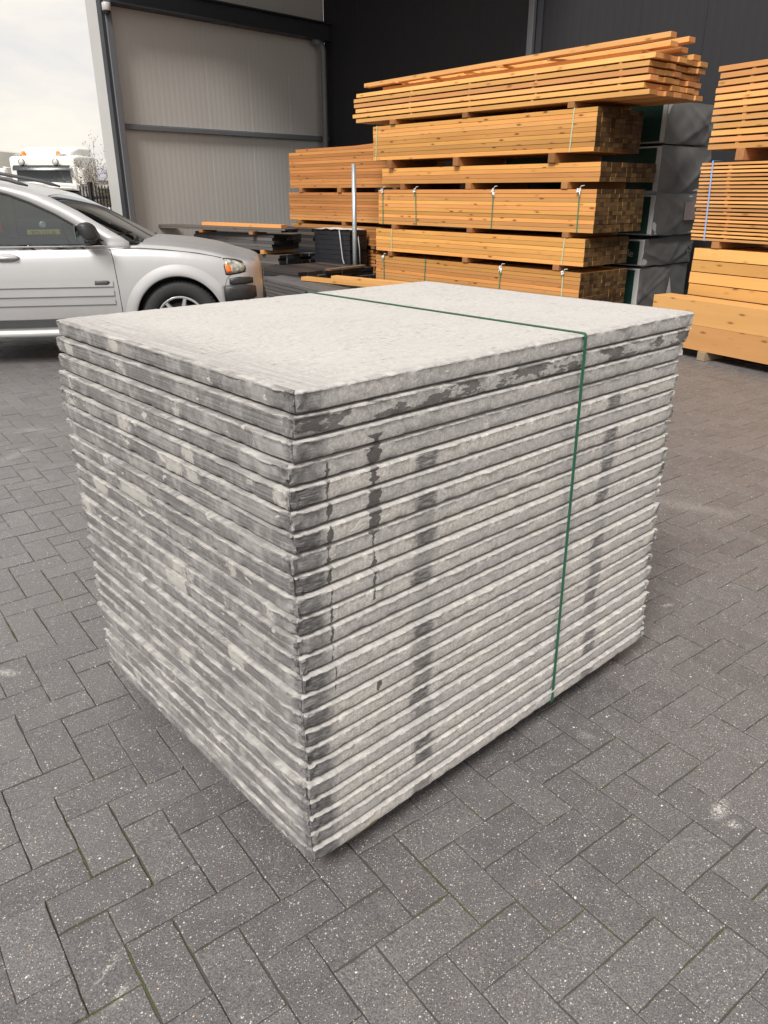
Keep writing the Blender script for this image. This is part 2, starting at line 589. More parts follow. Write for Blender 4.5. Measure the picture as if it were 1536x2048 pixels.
# local frame: +X into the bay along the side wall, -Y along the back wall towards the right
def rib_panel(w, h, nrib, depth, th):
    """vertical sandwich panel in local X (width) / Z (height), face towards -Y, shallow ribs"""
    prof = [(0.0, 0.004), (0.004, 0.0)]
    for k in range(nrib):
        a = 0.004 + (w - 0.008) * k / nrib; bq = 0.004 + (w - 0.008) * (k + 1) / nrib
        d = bq - a
        prof += [(a + d * .5, 0.0), (a + d * .58, depth), (a + d * .92, depth)]
        prof += [(bq, 0.0)]
    prof += [(w - 0.0, 0.004), (w, th), (0, th)]
    m = MB()
    lo = [(x, y, 0) for x, y in prof]; hi = [(x, y, h) for x, y in prof]
    m.grid([lo, hi], smooth=False, close=True)
    n = len(prof)
    m.add(lo, [tuple(range(n))[::-1]]); m.add(hi, [tuple(range(n))])
    return m
PWID = 0.91
me = rib_panel(PWID, 6.4, 9, 0.0008, 0.08).mesh('wall_panel', M_PANEL)
k = 0
x = 0.0
while x < WLEN - 0.05:
    o = link('wall_panel', me, parent=bld, loc=(x, 0, -0.02)); x += PWID + 0.001
# rail, eaves beam, plinth
MB().box((0.02, -0.075, 2.42), (WLEN + .1, -0.002, 2.492), .006).box((0.02, -0.055, 2.493), (WLEN + .1, -0.003, 2.504)).build('rail', M_STEELG, bld)
m = MB()
for (y0, z0, y1, z1) in ((-0.26, 4.11, -0.003, 4.13), (-0.14, 4.13, -0.125, 4.38), (-0.26, 4.38, -0.003, 4.40)):
    m.box((0.05, y0, z0), (WLEN + .3, y1, z1))
m.build('eaves_beam', M_DSTEEL, bld)
MB().box((0.05, -.10, 4.86), (WLEN, -.003, 4.94)).build('upper_rail', M_DSTEEL, bld)
MB().box((0.0, -.03, -0.02), (WLEN, -.002, 0.16)).build('plinth', M_STEELG, bld)
# corner post: flat pale cover outside, dark gap and steel column inside
MB().box((-0.06, -0.02, -.02), (-.004, 0.32, 6.4), .004).build('corner_cover', M_TRIM, bld)
MB().box((-0.003, -.16, -.02), (0.10, -.002, 6.4), .006).build('corner_column', M_STEELG, bld)
MB().box((-0.062, -.14, -.02), (-.004, -.021, 6.4), .003).build('corner_flashing', M_DSTEEL, bld)
# gutter pipe on the back corner
m = MB()
m.tube([(WLEN - .42, -.18, 4.07), (WLEN - .30, -.18, 4.065), (WLEN - .24, -.19, 4.03), (WLEN - .21, -.20, 3.95), (WLEN - .21, -.2, 3.0), (WLEN - .21, -.2, 0.0)], 0.055, 12)
m.build('downpipe', M_STEELG, bld)
# back wall panels (local X = WLEN plane, running to -Y)
me = rib_panel(0.93, 6.4, 7, 0.0006, 0.08).mesh('back_panel', M_ANTH)
for k in range(17):
    # panel local +X -> parent -Y ; face (-Y) -> parent -X
    o = link('back_panel', me, parent=bld, loc=(WLEN, -0.931 * k - 0.0, -0.02), rot=(0, 0, R(-90)))
MB().box((WLEN - .04, -16, -.02), (WLEN - .001, 0, .18)).build('back_plinth', M_DSTEEL, bld)
MB().box((WLEN - .09, -4.80, 0), (WLEN - .002, -4.70, 6.3), .01).build('wall_post', M_STEELG, bld)
MB().box((WLEN - .03, -4.93, 0), (WLEN - .002, -4.83, 6.3)).build('wall_post', M_DSTEEL, bld)
# canopy roof over the left part of the bay
MB().box((0.4, -5.7, 6.0), (WLEN + .1, 0.4, 6.25)).build('canopy_roof', M_DSTEEL, bld)
MB().box((0.3, -5.7, 5.75), (.398, .4, 6.45), .01).build('canopy_fascia', M_DSTEEL, bld)
for k in range(3):
    MB().box((0.42, -1.6 - 1.7 * k, 5.72), (WLEN - .01, -1.48 - 1.7 * k, 5.998)).build('roof_beam', M_DSTEEL, bld)
# outer cladding of the wall towards the left and hall body behind
MB().box((WLEN + .085, -16, -.02), (WLEN + 9, 0.0, 7.0)).build('hall_body', M_ANTH, bld)

# small dome camera on the corner column
sc_loc = WN + DW * 0.0 + DB * 0.21
e = empty('security_camera', (sc_loc.x, sc_loc.y, 4.0), rz_for(WAZ), 'small white dome camera high on the grey corner column', 'security camera')
MB().lathe([(0.0, .10), (.058, .10), (.066, .088), (.066, .0), (.062, -.005), (0, -.005)], 20, 'z').build('housing', plain('camera_white', (.4, .39, .38), .4), e)
MB().lathe([(.056, -.004), (.052, -.03), (.035, -.05), (0, -.06)], 20, 'z').build('dome', plain('camera_dome', (.02, .02, .022), .1), e)
MB().box((-.03, .0, .02), (.03, .10, .06)).build('bracket', M_STEELG, e)
# ------------------------------------------------------------------ stack of concrete slabs
NSLAB = 24
SZ0, SZ1 = 0.072, 1.180
PITCH = (SZ1 - SZ0) / NSLAB
SRZ = rz_for(47.7)      # local +X = along right face; local +Y = along left face

def stack_coords(g):
    p = g.mapping(g.pos(), loc=(-SN.x, -SN.y, -SZ0))
    q = g.mapping(p, rot=(0, 0, -SRZ))
    return q
def slab_index(g, z):
    return g.math('FLOOR', g.math('DIVIDE', g.math('ADD', z, 0.0005), PITCH))

def mat_slab_right():
    g = NT('slab_face_pale')
    q = stack_coords(g)
    u, v, z = g.sep(q)
    si = slab_index(g, z)
    zz = g.math('FRACT', g.math('DIVIDE', z, PITCH))
    per = g.n('TexWhiteNoise', noise_dimensions='1D'); g.put(per.inputs['W'], si)
    rv = per.outputs['Value']
    uo = g.math('ADD', u, g.math('MULTIPLY', si, 3.71))
    s2 = g.comb(uo, v, z)
    # pale cement skin against darker worn concrete
    n_big = g.noise(g.comb(g.math('MULTIPLY', uo, 5.0), v, g.math('MULTIPLY', z, 9.0)), 1.0, 5, 0.6)
    n_fine = g.noise(q, 330, 3, 0.7)
    n_mid = g.noise(s2, 46, 5, 0.65)
    c = g.mix(n_mid, (0.52, 0.50, 0.487), (0.68, 0.655, 0.633))
    skin = g.math('ADD', n_big, g.math('MULTIPLY', g.math('SUBTRACT', rv, 0.5), 0.42))
    c = g.mix(g.ss(skin, 0.46, 0.62), c, g.mix(n_mid, (0.67, 0.643, 0.603), (0.76, 0.73, 0.69)))
    c = g.mix(g.ss(n_fine, 0.35, 0.68, 0.36, 0.0), c, (0.17, 0.165, 0.16))
    por = g.noise(s2, 120, 4, 0.75)
    c = g.mix(g.ss(por, 0.40, 0.60, 0.36, 0.0), c, (0.16, 0.155, 0.15))
    blot = g.noise(g.comb(g.math('MULTIPLY', uo, 14.0), v, g.math('MULTIPLY', z, 36.0)), 1.0, 5, 0.7, 0.5)
    c = g.mix(g.ss(blot, 0.54, 0.66, 0.0, 0.42), c, (0.23, 0.225, 0.22))
    vst = g.noise(g.comb(g.math('MULTIPLY', uo, 150.0), v, g.math('MULTIPLY', z, 9.0)), 1.0, 3, 0.6)
    c = g.mix(g.ss(vst, 0.5, 0.68, 0.0, 0.28), c, (0.24, 0.235, 0.23))
    # sparse crisp-edged cement flakes
    fl = g.noise(g.comb(g.math('MULTIPLY', uo, 9.0), v, g.math('MULTIPLY', z, 14.0)), 1.0, 3, 0.45, 0.3)
    c = g.mix(g.ss(fl, 0.665, 0.675, 0, 0.9), c, (0.56, 0.53, 0.48))
    # dark brushed marks above each other at two places and at the broken corner
    wob = g.math('MULTIPLY', g.math('SUBTRACT', g.noise(g.comb(si, 0.0, 0.0), 3.1, 1), 0.5), 0.05)
    br = g.noise(g.comb(g.math('MULTIPLY', u, 30), 0.0, g.math('MULTIPLY', z, 330)), 1.0, 4, 0.7)
    for (u0, w, st) in ((0.345, 0.038, 0.95), (1.072, 0.036, 0.9), (0.015, 0.06, 1.0), (1.43, 0.03, 0.8)):
        d = g.math('ABSOLUTE', g.math('SUBTRACT', g.math('ADD', u, wob), u0))
        d = g.math('ADD', d, g.math('MULTIPLY', g.math('SUBTRACT', g.noise(q, 60, 3), 0.5), 0.04))
        m = g.ss(d, w * 0.5, w * 1.15, 1.0, 0.0)
        m = g.math('MULTIPLY', m, g.ss(br, 0.30, 0.58, 0.2 if u0 > .1 else .6, 1.0))
        m = g.math('MULTIPLY', m, g.math('MULTIPLY', g.ss(rv, 0.2, 0.75, 0.08 if w < .05 else 0.7, 1.0), g.math('MULTIPLY', g.ss(zz, 0.96, 0.90, 0.25, 1.0), st)))
        c = g.mix(m, c, (0.085, 0.083, 0.087))
    # water run down two places
    def drip(u0, z1, z0, w0, seed):
        nz = g.noise(g.comb(seed, 0.0, g.math('MULTIPLY', z, 26)), 1.0, 3)
        ctr = g.math('ADD', u0, g.math('MULTIPLY', g.math('SUBTRACT', nz, 0.5), 0.02))
        wn_ = g.noise(g.comb(seed + 5.3, 0.0, g.math('MULTIPLY', z, 40)), 1.0, 2)
        w_ = g.math('MULTIPLY', g.ss(wn_, 0.36, 0.66, 0.22, 1.5), w0)
        w_ = g.math('MULTIPLY', w_, g.ss(z, z0, z1, 0.35, 1.25))
        d = g.math('ABSOLUTE', g.math('SUBTRACT', g.math('ADD', u, g.math('MULTIPLY', g.math('SUBTRACT', g.noise(q, 170, 3), 0.5), 0.007)), ctr))
        m = g.ss(g.math('SUBTRACT', d, w_), -0.0007, 0.0007, 1.0, 0.0)
        m = g.math('MULTIPLY', m, g.math('MULTIPLY', g.ss(z, z1, z1 - 0.004), g.ss(z, z0, z0 + 0.004)))
        return m
    dm = g.math('MAXIMUM', drip(0.080, 0.962, 0.44, 0.0055, 1.3), drip(0.198, 0.995, 0.615, 0.0135, 8.1))
    dm = g.math('MAXIMUM', dm, drip(0.205, 0.41, 0.365, 0.005, 3.1))
    # wet blotches on the second slab from the top
    wb = g.noise(g.comb(g.math('MULTIPLY', u, 9), 0.0, g.math('MULTIPLY', z, 28)), 1.0, 4, 0.6)
    top2 = g.math('MULTIPLY', g.ss(si, 21.5, 21.6), g.ss(si, 22.4, 22.5, 1, 0))
    dm = g.math('MAXIMUM', dm, g.math('MULTIPLY', top2, g.ss(wb, 0.50, 0.525, 0, .85)))
    c = g.mix(g.math('MULTIPLY', dm, 0.95), c, g.mix(0.12, (0.050, 0.043, 0.042), c))
    # upper ledge coloured darker to tame the light it catches, pale dust over it
    dst = g.ss(g.noise(g.comb(g.math('MULTIPLY', uo, 24.0), v, si), 1.0, 4, 0.65), 0.44, 0.62, 0.0, 0.4)
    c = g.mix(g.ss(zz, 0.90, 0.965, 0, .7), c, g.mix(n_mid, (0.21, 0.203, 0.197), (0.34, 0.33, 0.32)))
    c = g.mix(g.math('MULTIPLY', g.ss(zz, 0.90, 0.965), dst), c, (0.60, 0.58, 0.555))
    h = g.math('ADD', g.math('MULTIPLY', n_fine, 0.5), g.math('MULTIPLY', g.noise(s2, 110, 4), 0.9))
    h = g.math('ADD', h, g.math('MULTIPLY', g.ss(fl, 0.665, 0.68), 0.9))
    g.bump(h, 0.45, 0.0020)
    return g.fin(c, g.math('SUBTRACT', 0.88, g.math('MULTIPLY', dm, 0.35)), Specular_IOR_Level=0.3)

def mat_slab_left():
    g = NT('slab_face_brushed')
    q = stack_coords(g)
    u, v, z = g.sep(q)
    si = slab_index(g, z)
    zz = g.math('FRACT', g.math('DIVIDE', z, PITCH))
    per = g.n('TexWhiteNoise', noise_dimensions='1D'); g.put(per.inputs['W'], g.math('ADD', si, 0.37))
    rv = per.outputs['Value']
    vo = g.math('ADD', v, g.math('MULTIPLY', si, 2.37))
    streak = g.noise(g.comb(u, g.math('MULTIPLY', vo, 2.2), g.math('MULTIPLY', z, 190)), 1.0, 5, 0.7)
    n_mid = g.noise(g.comb(u, vo, z), 38, 5, 0.65)
    blk = g.noise(g.comb(0.0, g.math('MULTIPLY', vo, 7.0), g.math('MULTIPLY', si, 1.7)), 1.0, 4, 0.6)
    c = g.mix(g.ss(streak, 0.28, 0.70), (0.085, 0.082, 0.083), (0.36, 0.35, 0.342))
    gr = g.noise(g.comb(u, vo, z), 150, 4, 0.75)
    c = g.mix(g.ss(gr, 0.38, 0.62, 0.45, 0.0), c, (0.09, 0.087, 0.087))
    scr = g.noise(g.comb(u, g.math('MULTIPLY', vo, 7.0), g.math('MULTIPLY', z, 420)), 1.0, 3, 0.6)
    c = g.mix(g.ss(scr, 0.60, 0.72, 0.0, 0.5), c, (0.45, 0.44, 0.42))
    c = g.mix(g.math('MULTIPLY', g.ss(g.math('ADD', blk, g.math('MULTIPLY', g.math('SUBTRACT', n_mid, .5), .35)), 0.42, 0.64, 0.0, 0.62), g.ss(streak, .2, .6, .45, 1.0)), g.mix(0.35, c, (0.12, 0.115, 0.115)), (0.39, 0.378, 0.365))
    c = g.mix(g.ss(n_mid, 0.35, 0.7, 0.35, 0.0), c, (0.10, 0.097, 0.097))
    # cream cement patches with crisp ends
    pt = g.noise(g.comb(0.0, g.math('MULTIPLY', vo, 6.0), g.math('MULTIPLY', si, 3.3)), 1.0, 1.5, 0.5)
    pt2 = g.math('ADD', pt, g.math('MULTIPLY', g.math('SUBTRACT', g.noise(q, 48, 5, 0.75), 0.5), 0.26))
    m = g.ss(pt2, 0.635, 0.665)
    c = g.mix(g.math('MULTIPLY', m, 0.7), c, (0.43, 0.415, 0.385))
    fl = g.noise(g.comb(0.0, g.math('MULTIPLY', vo, 16.0), g.math('MULTIPLY', z, 34.0)), 1.0, 3, 0.5, 0.2)
    c = g.mix(g.ss(fl, 0.68, 0.69, 0, .8), c, (0.47, 0.455, 0.42))
    dst = g.ss(g.noise(g.comb(0.0, g.math('MULTIPLY', vo, 22.0), si), 1.0, 4, 0.65), 0.34, 0.60, 0.15, 0.85)
    c = g.mix(g.math('MULTIPLY', g.ss(zz, 0.86, 0.96), dst), c, g.mix(g.ss(scr, .4, .6), (0.20, 0.195, 0.188), (0.42, 0.405, 0.385)))
    cd = g.math('ADD', v, g.math('MULTIPLY', g.math('SUBTRACT', g.noise(q, 55, 3), 0.5), 0.05))
    c = g.mix(g.math('MULTIPLY', g.ss(cd, 0.028, 0.008), g.ss(gr, 0.42, 0.55, 0.9, 0.35)), c, (0.075, 0.073, 0.077))
    fine = g.noise(q, 380, 3, 0.7)
    h = g.math('ADD', g.math('MULTIPLY', streak, 1.0), g.math('MULTIPLY', n_mid, 0.6))
    g.bump(g.math('ADD', h, g.math('MULTIPLY', fine, .3)), 0.5, 0.0020)
    return g.fin(c, 0.85, Specular_IOR_Level=0.3)

def mat_slab_top():
    g = NT('slab_top_cast')
    q = stack_coords(g)
    u, v, z = g.sep(q)
    n1 = g.noise(q, 3.2, 5, 0.6)
    n2 = g.noise(g.comb(g.math('MULTIPLY', u, 1.0), g.math('MULTIPLY', v, 2.2), z), 26, 6, 0.7, 0.4)
    pit = g.noise(g.comb(g.math('MULTIPLY', u, 22.0), g.math('MULTIPLY', v, 70.0), 0.0), 1.0, 4, 0.75, 0.6)
    c = g.mix(n1, (0.385, 0.373, 0.36), (0.475, 0.462, 0.446))
    c = g.mix(g.ss(n2, 0.42, 0.68, 0.0, 0.5), c, (0.52, 0.51, 0.497))
    region = g.ss(g.noise(q, 7.0, 4, 0.6), 0.32, 0.62)
    pm = g.math('MULTIPLY', g.ss(pit, 0.60, 0.70), region)
    c = g.mix(g.math('MULTIPLY', pm, 0.8), c, (0.17, 0.165, 0.16))
    c = g.mix(g.ss(g.noise(q, 210, 3, 0.7), 0.4, 0.7, .3, 0.0), c, (0.30, 0.29, 0.28))
    # trowelled, greyer margin along the left edge and the near edge
    edge = g.math('MAXIMUM', g.ss(u, 0.03, 0.20, 0.85, 0.0), g.ss(v, 0.0, 0.03, 0.3, 0.0))
    br = g.noise(g.comb(g.math('MULTIPLY', u, 160), g.math('MULTIPLY', v, 3.0), 0.0), 1.0, 4, 0.6)
    c = g.mix(g.math('MULTIPLY', edge, g.ss(br, 0.3, 0.65)), c, (0.26, 0.255, 0.25))
    sp = g.noise(q, 75, 5, 0.75)
    c = g.mix(g.math('MULTIPLY', g.ss(sp, 0.52, 0.66, 0.0, 0.6), region), c, (0.22, 0.215, 0.21))
    c = g.mix(g.ss(sp, 0.34, 0.46, 0.5, 0.0), c, (0.53, 0.52, 0.505))
    h = g.math('SUBTRACT', g.math('MULTIPLY', n2, 0.8), g.math('MULTIPLY', pm, 1.1))
    g.bump(g.math('ADD', h, g.math('MULTIPLY', g.noise(q, 260, 3), .35)), 0.7, 0.0028)
    return g.fin(c, 0.85, Specular_IOR_Level=0.3)

M_SR, M_SLF, M_ST = mat_slab_right(), mat_slab_left(), mat_slab_top()

def slab_mesh(seed, L, W_, T, top=False):
    """cast slab 0..L x 0..W x 0..T with rounded arrises, ragged lips and broken corners"""
    r = random.Random(seed)
    rc = 0.013
    pts = []                                 # (x, y, nx, ny, side)
    step = 0.009
    def side(x0, y0, x1, y1, nx, ny, sid):
        n = max(2, int(math.hypot(x1 - x0, y1 - y0) / step))
        for i in range(n):
            t = i / n
            pts.append((x0 + (x1 - x0) * t, y0 + (y1 - y0) * t, nx, ny, sid))
    def corner(cx, cy, a0, sid):
        cut = r.uniform(0.5, 1.5)
        for i in range(6):
            a = R(a0 + 90 * i / 6)
            k = rc * (1 - 0.12 * cut * math.sin(math.pi * i / 6))
            pts.append((cx + math.cos(a) * k, cy + math.sin(a) * k, math.cos(a), math.sin(a), sid if i < 3 else sid + 1))
    side(rc, 0, L - rc, 0, 0, -1, 0); corner(L - rc, rc, -90, 0)
    side(L, rc, L, W_ - rc, 1, 0, 1); corner(L - rc, W_ - rc, 0, 1)
    side(L - rc, W_, rc, W_, 0, 1, 2); corner(rc, W_ - rc, 90, 2)
    side(0, W_ - rc, 0, rc, -1, 0, 3); corner(rc, rc, 180, 3)
    prof = [(0.034, 0.0), (0.0200, 0.0), (0.0098, 0.0042), (0.0056, 0.0072), (0.0042, 0.0130), (0.0034, 0.022), (0.0027, 0.031), (0.0019, T - 0.0060), (0.0012, T - 0.0046), (0.0020, T - 0.0021), (0.0058, T - 0.0004), (0.0160, T), (0.036, T)]
    rows = []
    so = Vector((seed * 7.13, seed * 3.7, 0))
    chips = [(r.uniform(0, L), r.uniform(0, W_), r.uniform(.008, .028), r.random() < .6) for _ in range(10)]
    for (ins, z) in prof:
        row = []
        tz = z / T
        for (x, y, nx, ny, sid) in pts:
            sid %= 4
            p = Vector((x, y, 0)) + so
            a = 0.0020 * noise.noise(p * 2.2) + 0.0006 * noise.noise(Vector((p.x * 40, p.y * 40, z * 90)))
            e = 0.0; dz = 0.0
            if z > T - 0.005 and ins < 0.007:               # ragged crisp upper lip
                f = noise.noise(Vector((p.x * 45, p.y * 45, 1.7))) + 0.7 * noise.noise(Vector((p.x * 140, p.y * 140, 4.2)))
                amp = 0.0034 if sid in (0, 2) else 0.0026
                e = amp * max(-.7, f)
                dz = -0.0022 * max(0, -f - .15)
                lump = noise.noise(Vector((p.x * 16, p.y * 16, 7.7)))
                if lump > .25: e += .009 * (lump - .25)
            if 0.001 < z < 0.008:                            # rough lower arris
                f = noise.noise(Vector((p.x * 34, p.y * 34, 9.0)))
                e -= 0.0035 * max(0, f - .1)
                dz += .0022 * max(0, f - .1)
            if ins > 0.025:
                e = a = 0.0
            for (cx, cy, cr, up) in chips:
                d = math.hypot(x - cx, y - cy) if sid in (0, 2) and (min(abs(cy), abs(cy - W_)) < .06) else 9
                if d < cr and ((up and tz > .55) or (not up and tz < .45)):
                    e -= 0.006 * (1 - d / cr)
            # corners lose material
            dc = min(math.hypot(x, y), math.hypot(x - L, y), math.hypot(x - L, y - W_), math.hypot(x, y - W_))
            if dc < 0.06 and ins < 0.02:
                k = min(1, 1.5 * (1 - dc / 0.06))
                fac = noise.cell(Vector((p.x * 95 + .3 * z * 100, p.y * 95, z * 70 + seed)))
                e = min(e, 0.0) * .5 + max(e, 0) * (1 - k)
                e -= k * (0.0034 + 0.0050 * fac + 0.003 * abs(noise.noise(Vector((p.x * 60, p.y * 60, z * 75 + seed)))))
            if ins > 0.012:
                row.append((min(max(x, ins), L - ins), min(max(y, ins), W_ - ins), z))
                continue
            off = a + e - ins
            row.append((x + nx * off, y + ny * off, z + dz))
        rows.append(row)
    m = MB()
    n = len(pts)
    vs = [p for rw in rows for p in rw]
    for i in range(len(rows) - 1):
        fs = []
    b0 = len(m.v)
    m.v += vs
    for i in range(len(rows) - 1):
        for k in range(n):
            k2 = (k + 1) % n
            m.f.append((b0 + i * n + k, b0 + i * n + k2, b0 + (i + 1) * n + k2, b0 + (i + 1) * n + k))
            sid = pts[k][4] % 4
            m.mi.append(2 if i >= len(rows) - 2 else (0 if sid in (0, 2) else 1))
            m.sm.append(True)
    m.v += [(L / 2, W_ / 2, 0.0), (L / 2, W_ / 2, T)]
    for k in range(n):
        k2 = (k + 1) % n
        m.f.append((b0 + k2, b0 + k, len(m.v) - 2)); m.mi.append(2); m.sm.append(False)
        m.f.append((b0 + (len(rows) - 1) * n + k, b0 + (len(rows) - 1) * n + k2, len(m.v) - 1)); m.mi.append(2); m.sm.append(False)
    me = m.mesh('concrete_slab', [M_SR, M_SLF, M_ST])
    me.set_sharp_from_angle(angle=R(34))
    return me

ordn = ['topmost', 'second', 'third', 'fourth', 'fifth', 'sixth', 'seventh', 'eighth', 'ninth', 'tenth', 'eleventh', 'twelfth']
def slab_label(i):      # i counted from the top, 0-based
    if i == 0: return 'topmost pale grey concrete slab of the strapped stack, its cast upper face in view'
    if i == NSLAB - 1: return 'lowest grey concrete slab of the strapped stack, resting on timber bearers'
    if i < 12: return 'grey concrete slab, %s from the top of the strapped stack' % ordn[i]
    return 'grey concrete slab, %s from the bottom of the strapped stack' % ordn[NSLAB - 1 - i]
rs = random.Random(21)
# sideways lean of each slab as it was set down (mm)
LEAN = [11, 5, -1, -8, -12, -13, -6, -13, -13, -11, -11, -9, -10, -6, -9, -6, -6, -5, -4, -4, -3, -2, -1, 0]
for i in range(NSLAB):
    L = SL + rs.uniform(-.006, .006); W_ = SW + rs.uniform(-.006, .006)
    me = slab_mesh(i + 1, L, W_, PITCH - 0.0007, i == 0)
    lean = LEAN[i] * .001
    ox = -.008 - (.005 if i > 18 else 0) + .55 * lean + rs.uniform(-.0025, .0025); oy = -.008 - (.005 if i > 18 else 0) - .55 * lean + rs.uniform(-.0025, .0025)
    p = SN + SU * ox + SV * oy
    o = link('concrete_slab', me, loc=(p.x, p.y, SZ1 - PITCH * (i + 1)), rot=(0, 0, SRZ + rs.uniform(-.0018, .0018)))
    tag(o, slab_label(i), 'concrete slab', 'concrete slabs in the strapped stack')

# green polyester strap round the stack
def mat_strap(name, col):
    g = NT(name)
    o = g.obj()
    w = g.n('TexWave', wave_type='BANDS', bands_direction='DIAGONAL'); g.put(w.inputs['Vector'], o); w.inputs['Scale'].default_value = 260
    c = g.mix(g.noise(o, 40, 3), tuple(x * .8 for x in col), tuple(x * 1.15 for x in col))
    g.bump(w.outputs['Fac'], .3, .0006)
    return g.fin(c, 0.38)
M_GSTRAP = mat_strap('green_strap', (0.016, 0.115, 0.065))
def strap_loop(u, w, v0, v1, z0, z1, r=0.008, th=0.0009):
    """closed flat band in the plane x=u (local), around a v/z rectangle"""
    path = []
    for (cv, cz, a0) in ((v1 - r, z1 - r, 0), (v0 + r, z1 - r, 90), (v0 + r, z0 + r, 180), (v1 - r, z0 + r, 270)):
        for k in range(5):
            a = R(a0 + 90 * k / 4)
            path.append((cv + math.cos(a) * r, cz + math.sin(a) * r, math.cos(a), math.sin(a)))
    m = MB()
    rows = []
    for (dx, o) in ((-w / 2, 0), (w / 2, 0), (w / 2, th), (-w / 2, th)):
        rows.append([(u + dx, v + nv * o, z + nz * o) for (v, z, nv, nz) in path])
    rows.append(rows[0])
    m.grid(rows, close=True, smooth=False)
    return m
m = strap_loop(0.878, 0.0125, -0.017, SW + 0.0065, -0.0035, SZ1 - SZ0 + 0.0016, r=.009)
# the band leans a little: top at u .873, bottom at u .902
m.v = [(x + 0.026 * (1 - z / 1.11) - .004, y + (.004 * (1 - z / 1.11) if y < .5 else 0), z) for (x, y, z) in m.v]
o = m.build('packing_strap', M_GSTRAP, loc=(SN.x, SN.y, SZ0), rot=(0, 0, SRZ))
tag(o, 'dark green packing strap running round the concrete slab stack', 'strap')

# timber bearers the stack stands on
def mat_oldwood():
    g = NT('bearer_wood')
    o = g.obj()
    c = g.mix(g.noise(g.mapping(o, scale=(2, 30, 30)), 2, 5), (0.17, 0.12, 0.075), (0.33, 0.25, 0.16))
    g.bump(g.noise(g.mapping(o, scale=(3, 60, 60)), 2, 4), .4, .002)
    return g.fin(c, .8)
M_OLDW = mat_oldwood()
for nm, u, v0, v1, lab in (('near', 0.185, 0.042, 1.0, 'weathered timber bearer under the near end of the slab stack'), ('far', 1.30, 0.12, 1.0, 'weathered timber bearer under the far end of the slab stack')):
    p = SN + SU * u + SV * v0
    m = MB().box((0, -0.055, 0.0), (v1 - v0, 0.055, 0.0665), .004)
    o = m.build('timber_bearer', M_OLDW, loc=(p.x, p.y, 0.0015), rot=(0, 0, rz_for(-42.3)))
    tag(o, lab, 'timber bearer', 'bearers under the slab stack')
# ------------------------------------------------------------------ timber
def mat_wood(name, light, dark, end_l, end_d, knots=0.75, knotcol=(0.10, 0.035, 0.012), rough=0.62, bump=0.25, stain=0.0):
    """sawn softwood: grain along local X, per-board tone, knots, separate end-grain colour"""
    g = NT(name)
    tc = g.n('TexCoord')
    o = tc.outputs['Object']
    nx = g.math('ABSOLUTE', g.sep(tc.outputs['Normal'])[0])
    rnd = g.rand()
    ofs = g.comb(g.math('MULTIPLY', rnd, 91.0), g.math('MULTIPLY', rnd, 37.0), g.math('MULTIPLY', rnd, 53.0))
    p = g.vadd(o, ofs)
    grain = g.noise(g.mapping(p, scale=(1.2, 34, 34)), 1.6, 5, 0.6, 0.6)
    broad = g.noise(g.mapping(p, scale=(0.7, 5, 5)), 1.5, 3)
    c = g.mix(grain, dark, light)
    c = g.mix(g.ss(broad, .35, .7, 0, .35), c, tuple(x * 0.72 for x in dark))
    tone = g.math('ADD', 0.68, g.math('MULTIPLY', rnd, 0.50))
    c = g.mix(g.ss(g.math('FRACT', g.math('MULTIPLY', rnd, 7.7)), .6, 1.0, 0.0, .45), c, tuple(.55 * a + .45 * b for a, b in zip(dark, (.30, .22, .14))))
    if knots:
        nd = g.n('TexVoronoi', feature='F1')
        g.put(nd.inputs['Vector'], g.mapping(p, scale=(4.6, 15, 15)))
        nd.inputs['Scale'].default_value = 1.0
        sel = g.ss(g.sep(nd.outputs['Color'])[0], 0.25, 0.3)
        km = g.math('MULTIPLY', g.ss(nd.outputs['Distance'], 0.17, 0.09), sel)
        halo = g.math('MULTIPLY', g.ss(nd.outputs['Distance'], 0.30, 0.10, 0, 0.45), sel)
        c = g.mix(halo, c, tuple(0.55 * x for x in dark))
        c = g.mix(g.math('MULTIPLY', km, knots), c, knotcol)
    if stain:
        c = g.mix(g.ss(g.noise(g.mapping(p, scale=(1, 3, 3)), 2.2, 4), .45, .75, 0, stain), c, (0.09, 0.075, 0.06))
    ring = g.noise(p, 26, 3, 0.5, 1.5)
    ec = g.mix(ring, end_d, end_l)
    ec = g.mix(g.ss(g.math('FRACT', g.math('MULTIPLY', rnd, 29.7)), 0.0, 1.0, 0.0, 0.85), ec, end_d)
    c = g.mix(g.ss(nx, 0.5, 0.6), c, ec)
    v = g.n('HueSaturation'); g.put(v.inputs['Color'], c); g.put(v.inputs['Value'], tone); g.put(v.inputs['Hue'], g.math('ADD', .488, g.math('MULTIPLY', g.math('FRACT', g.math('MULTIPLY', rnd, 17.3)), .014)))
    g.bump(g.noise(g.mapping(p, scale=(3, 70, 70)), 2, 4), bump, 0.0015)
    return g.fin(v.outputs[0], rough, Specular_IOR_Level=0.3)

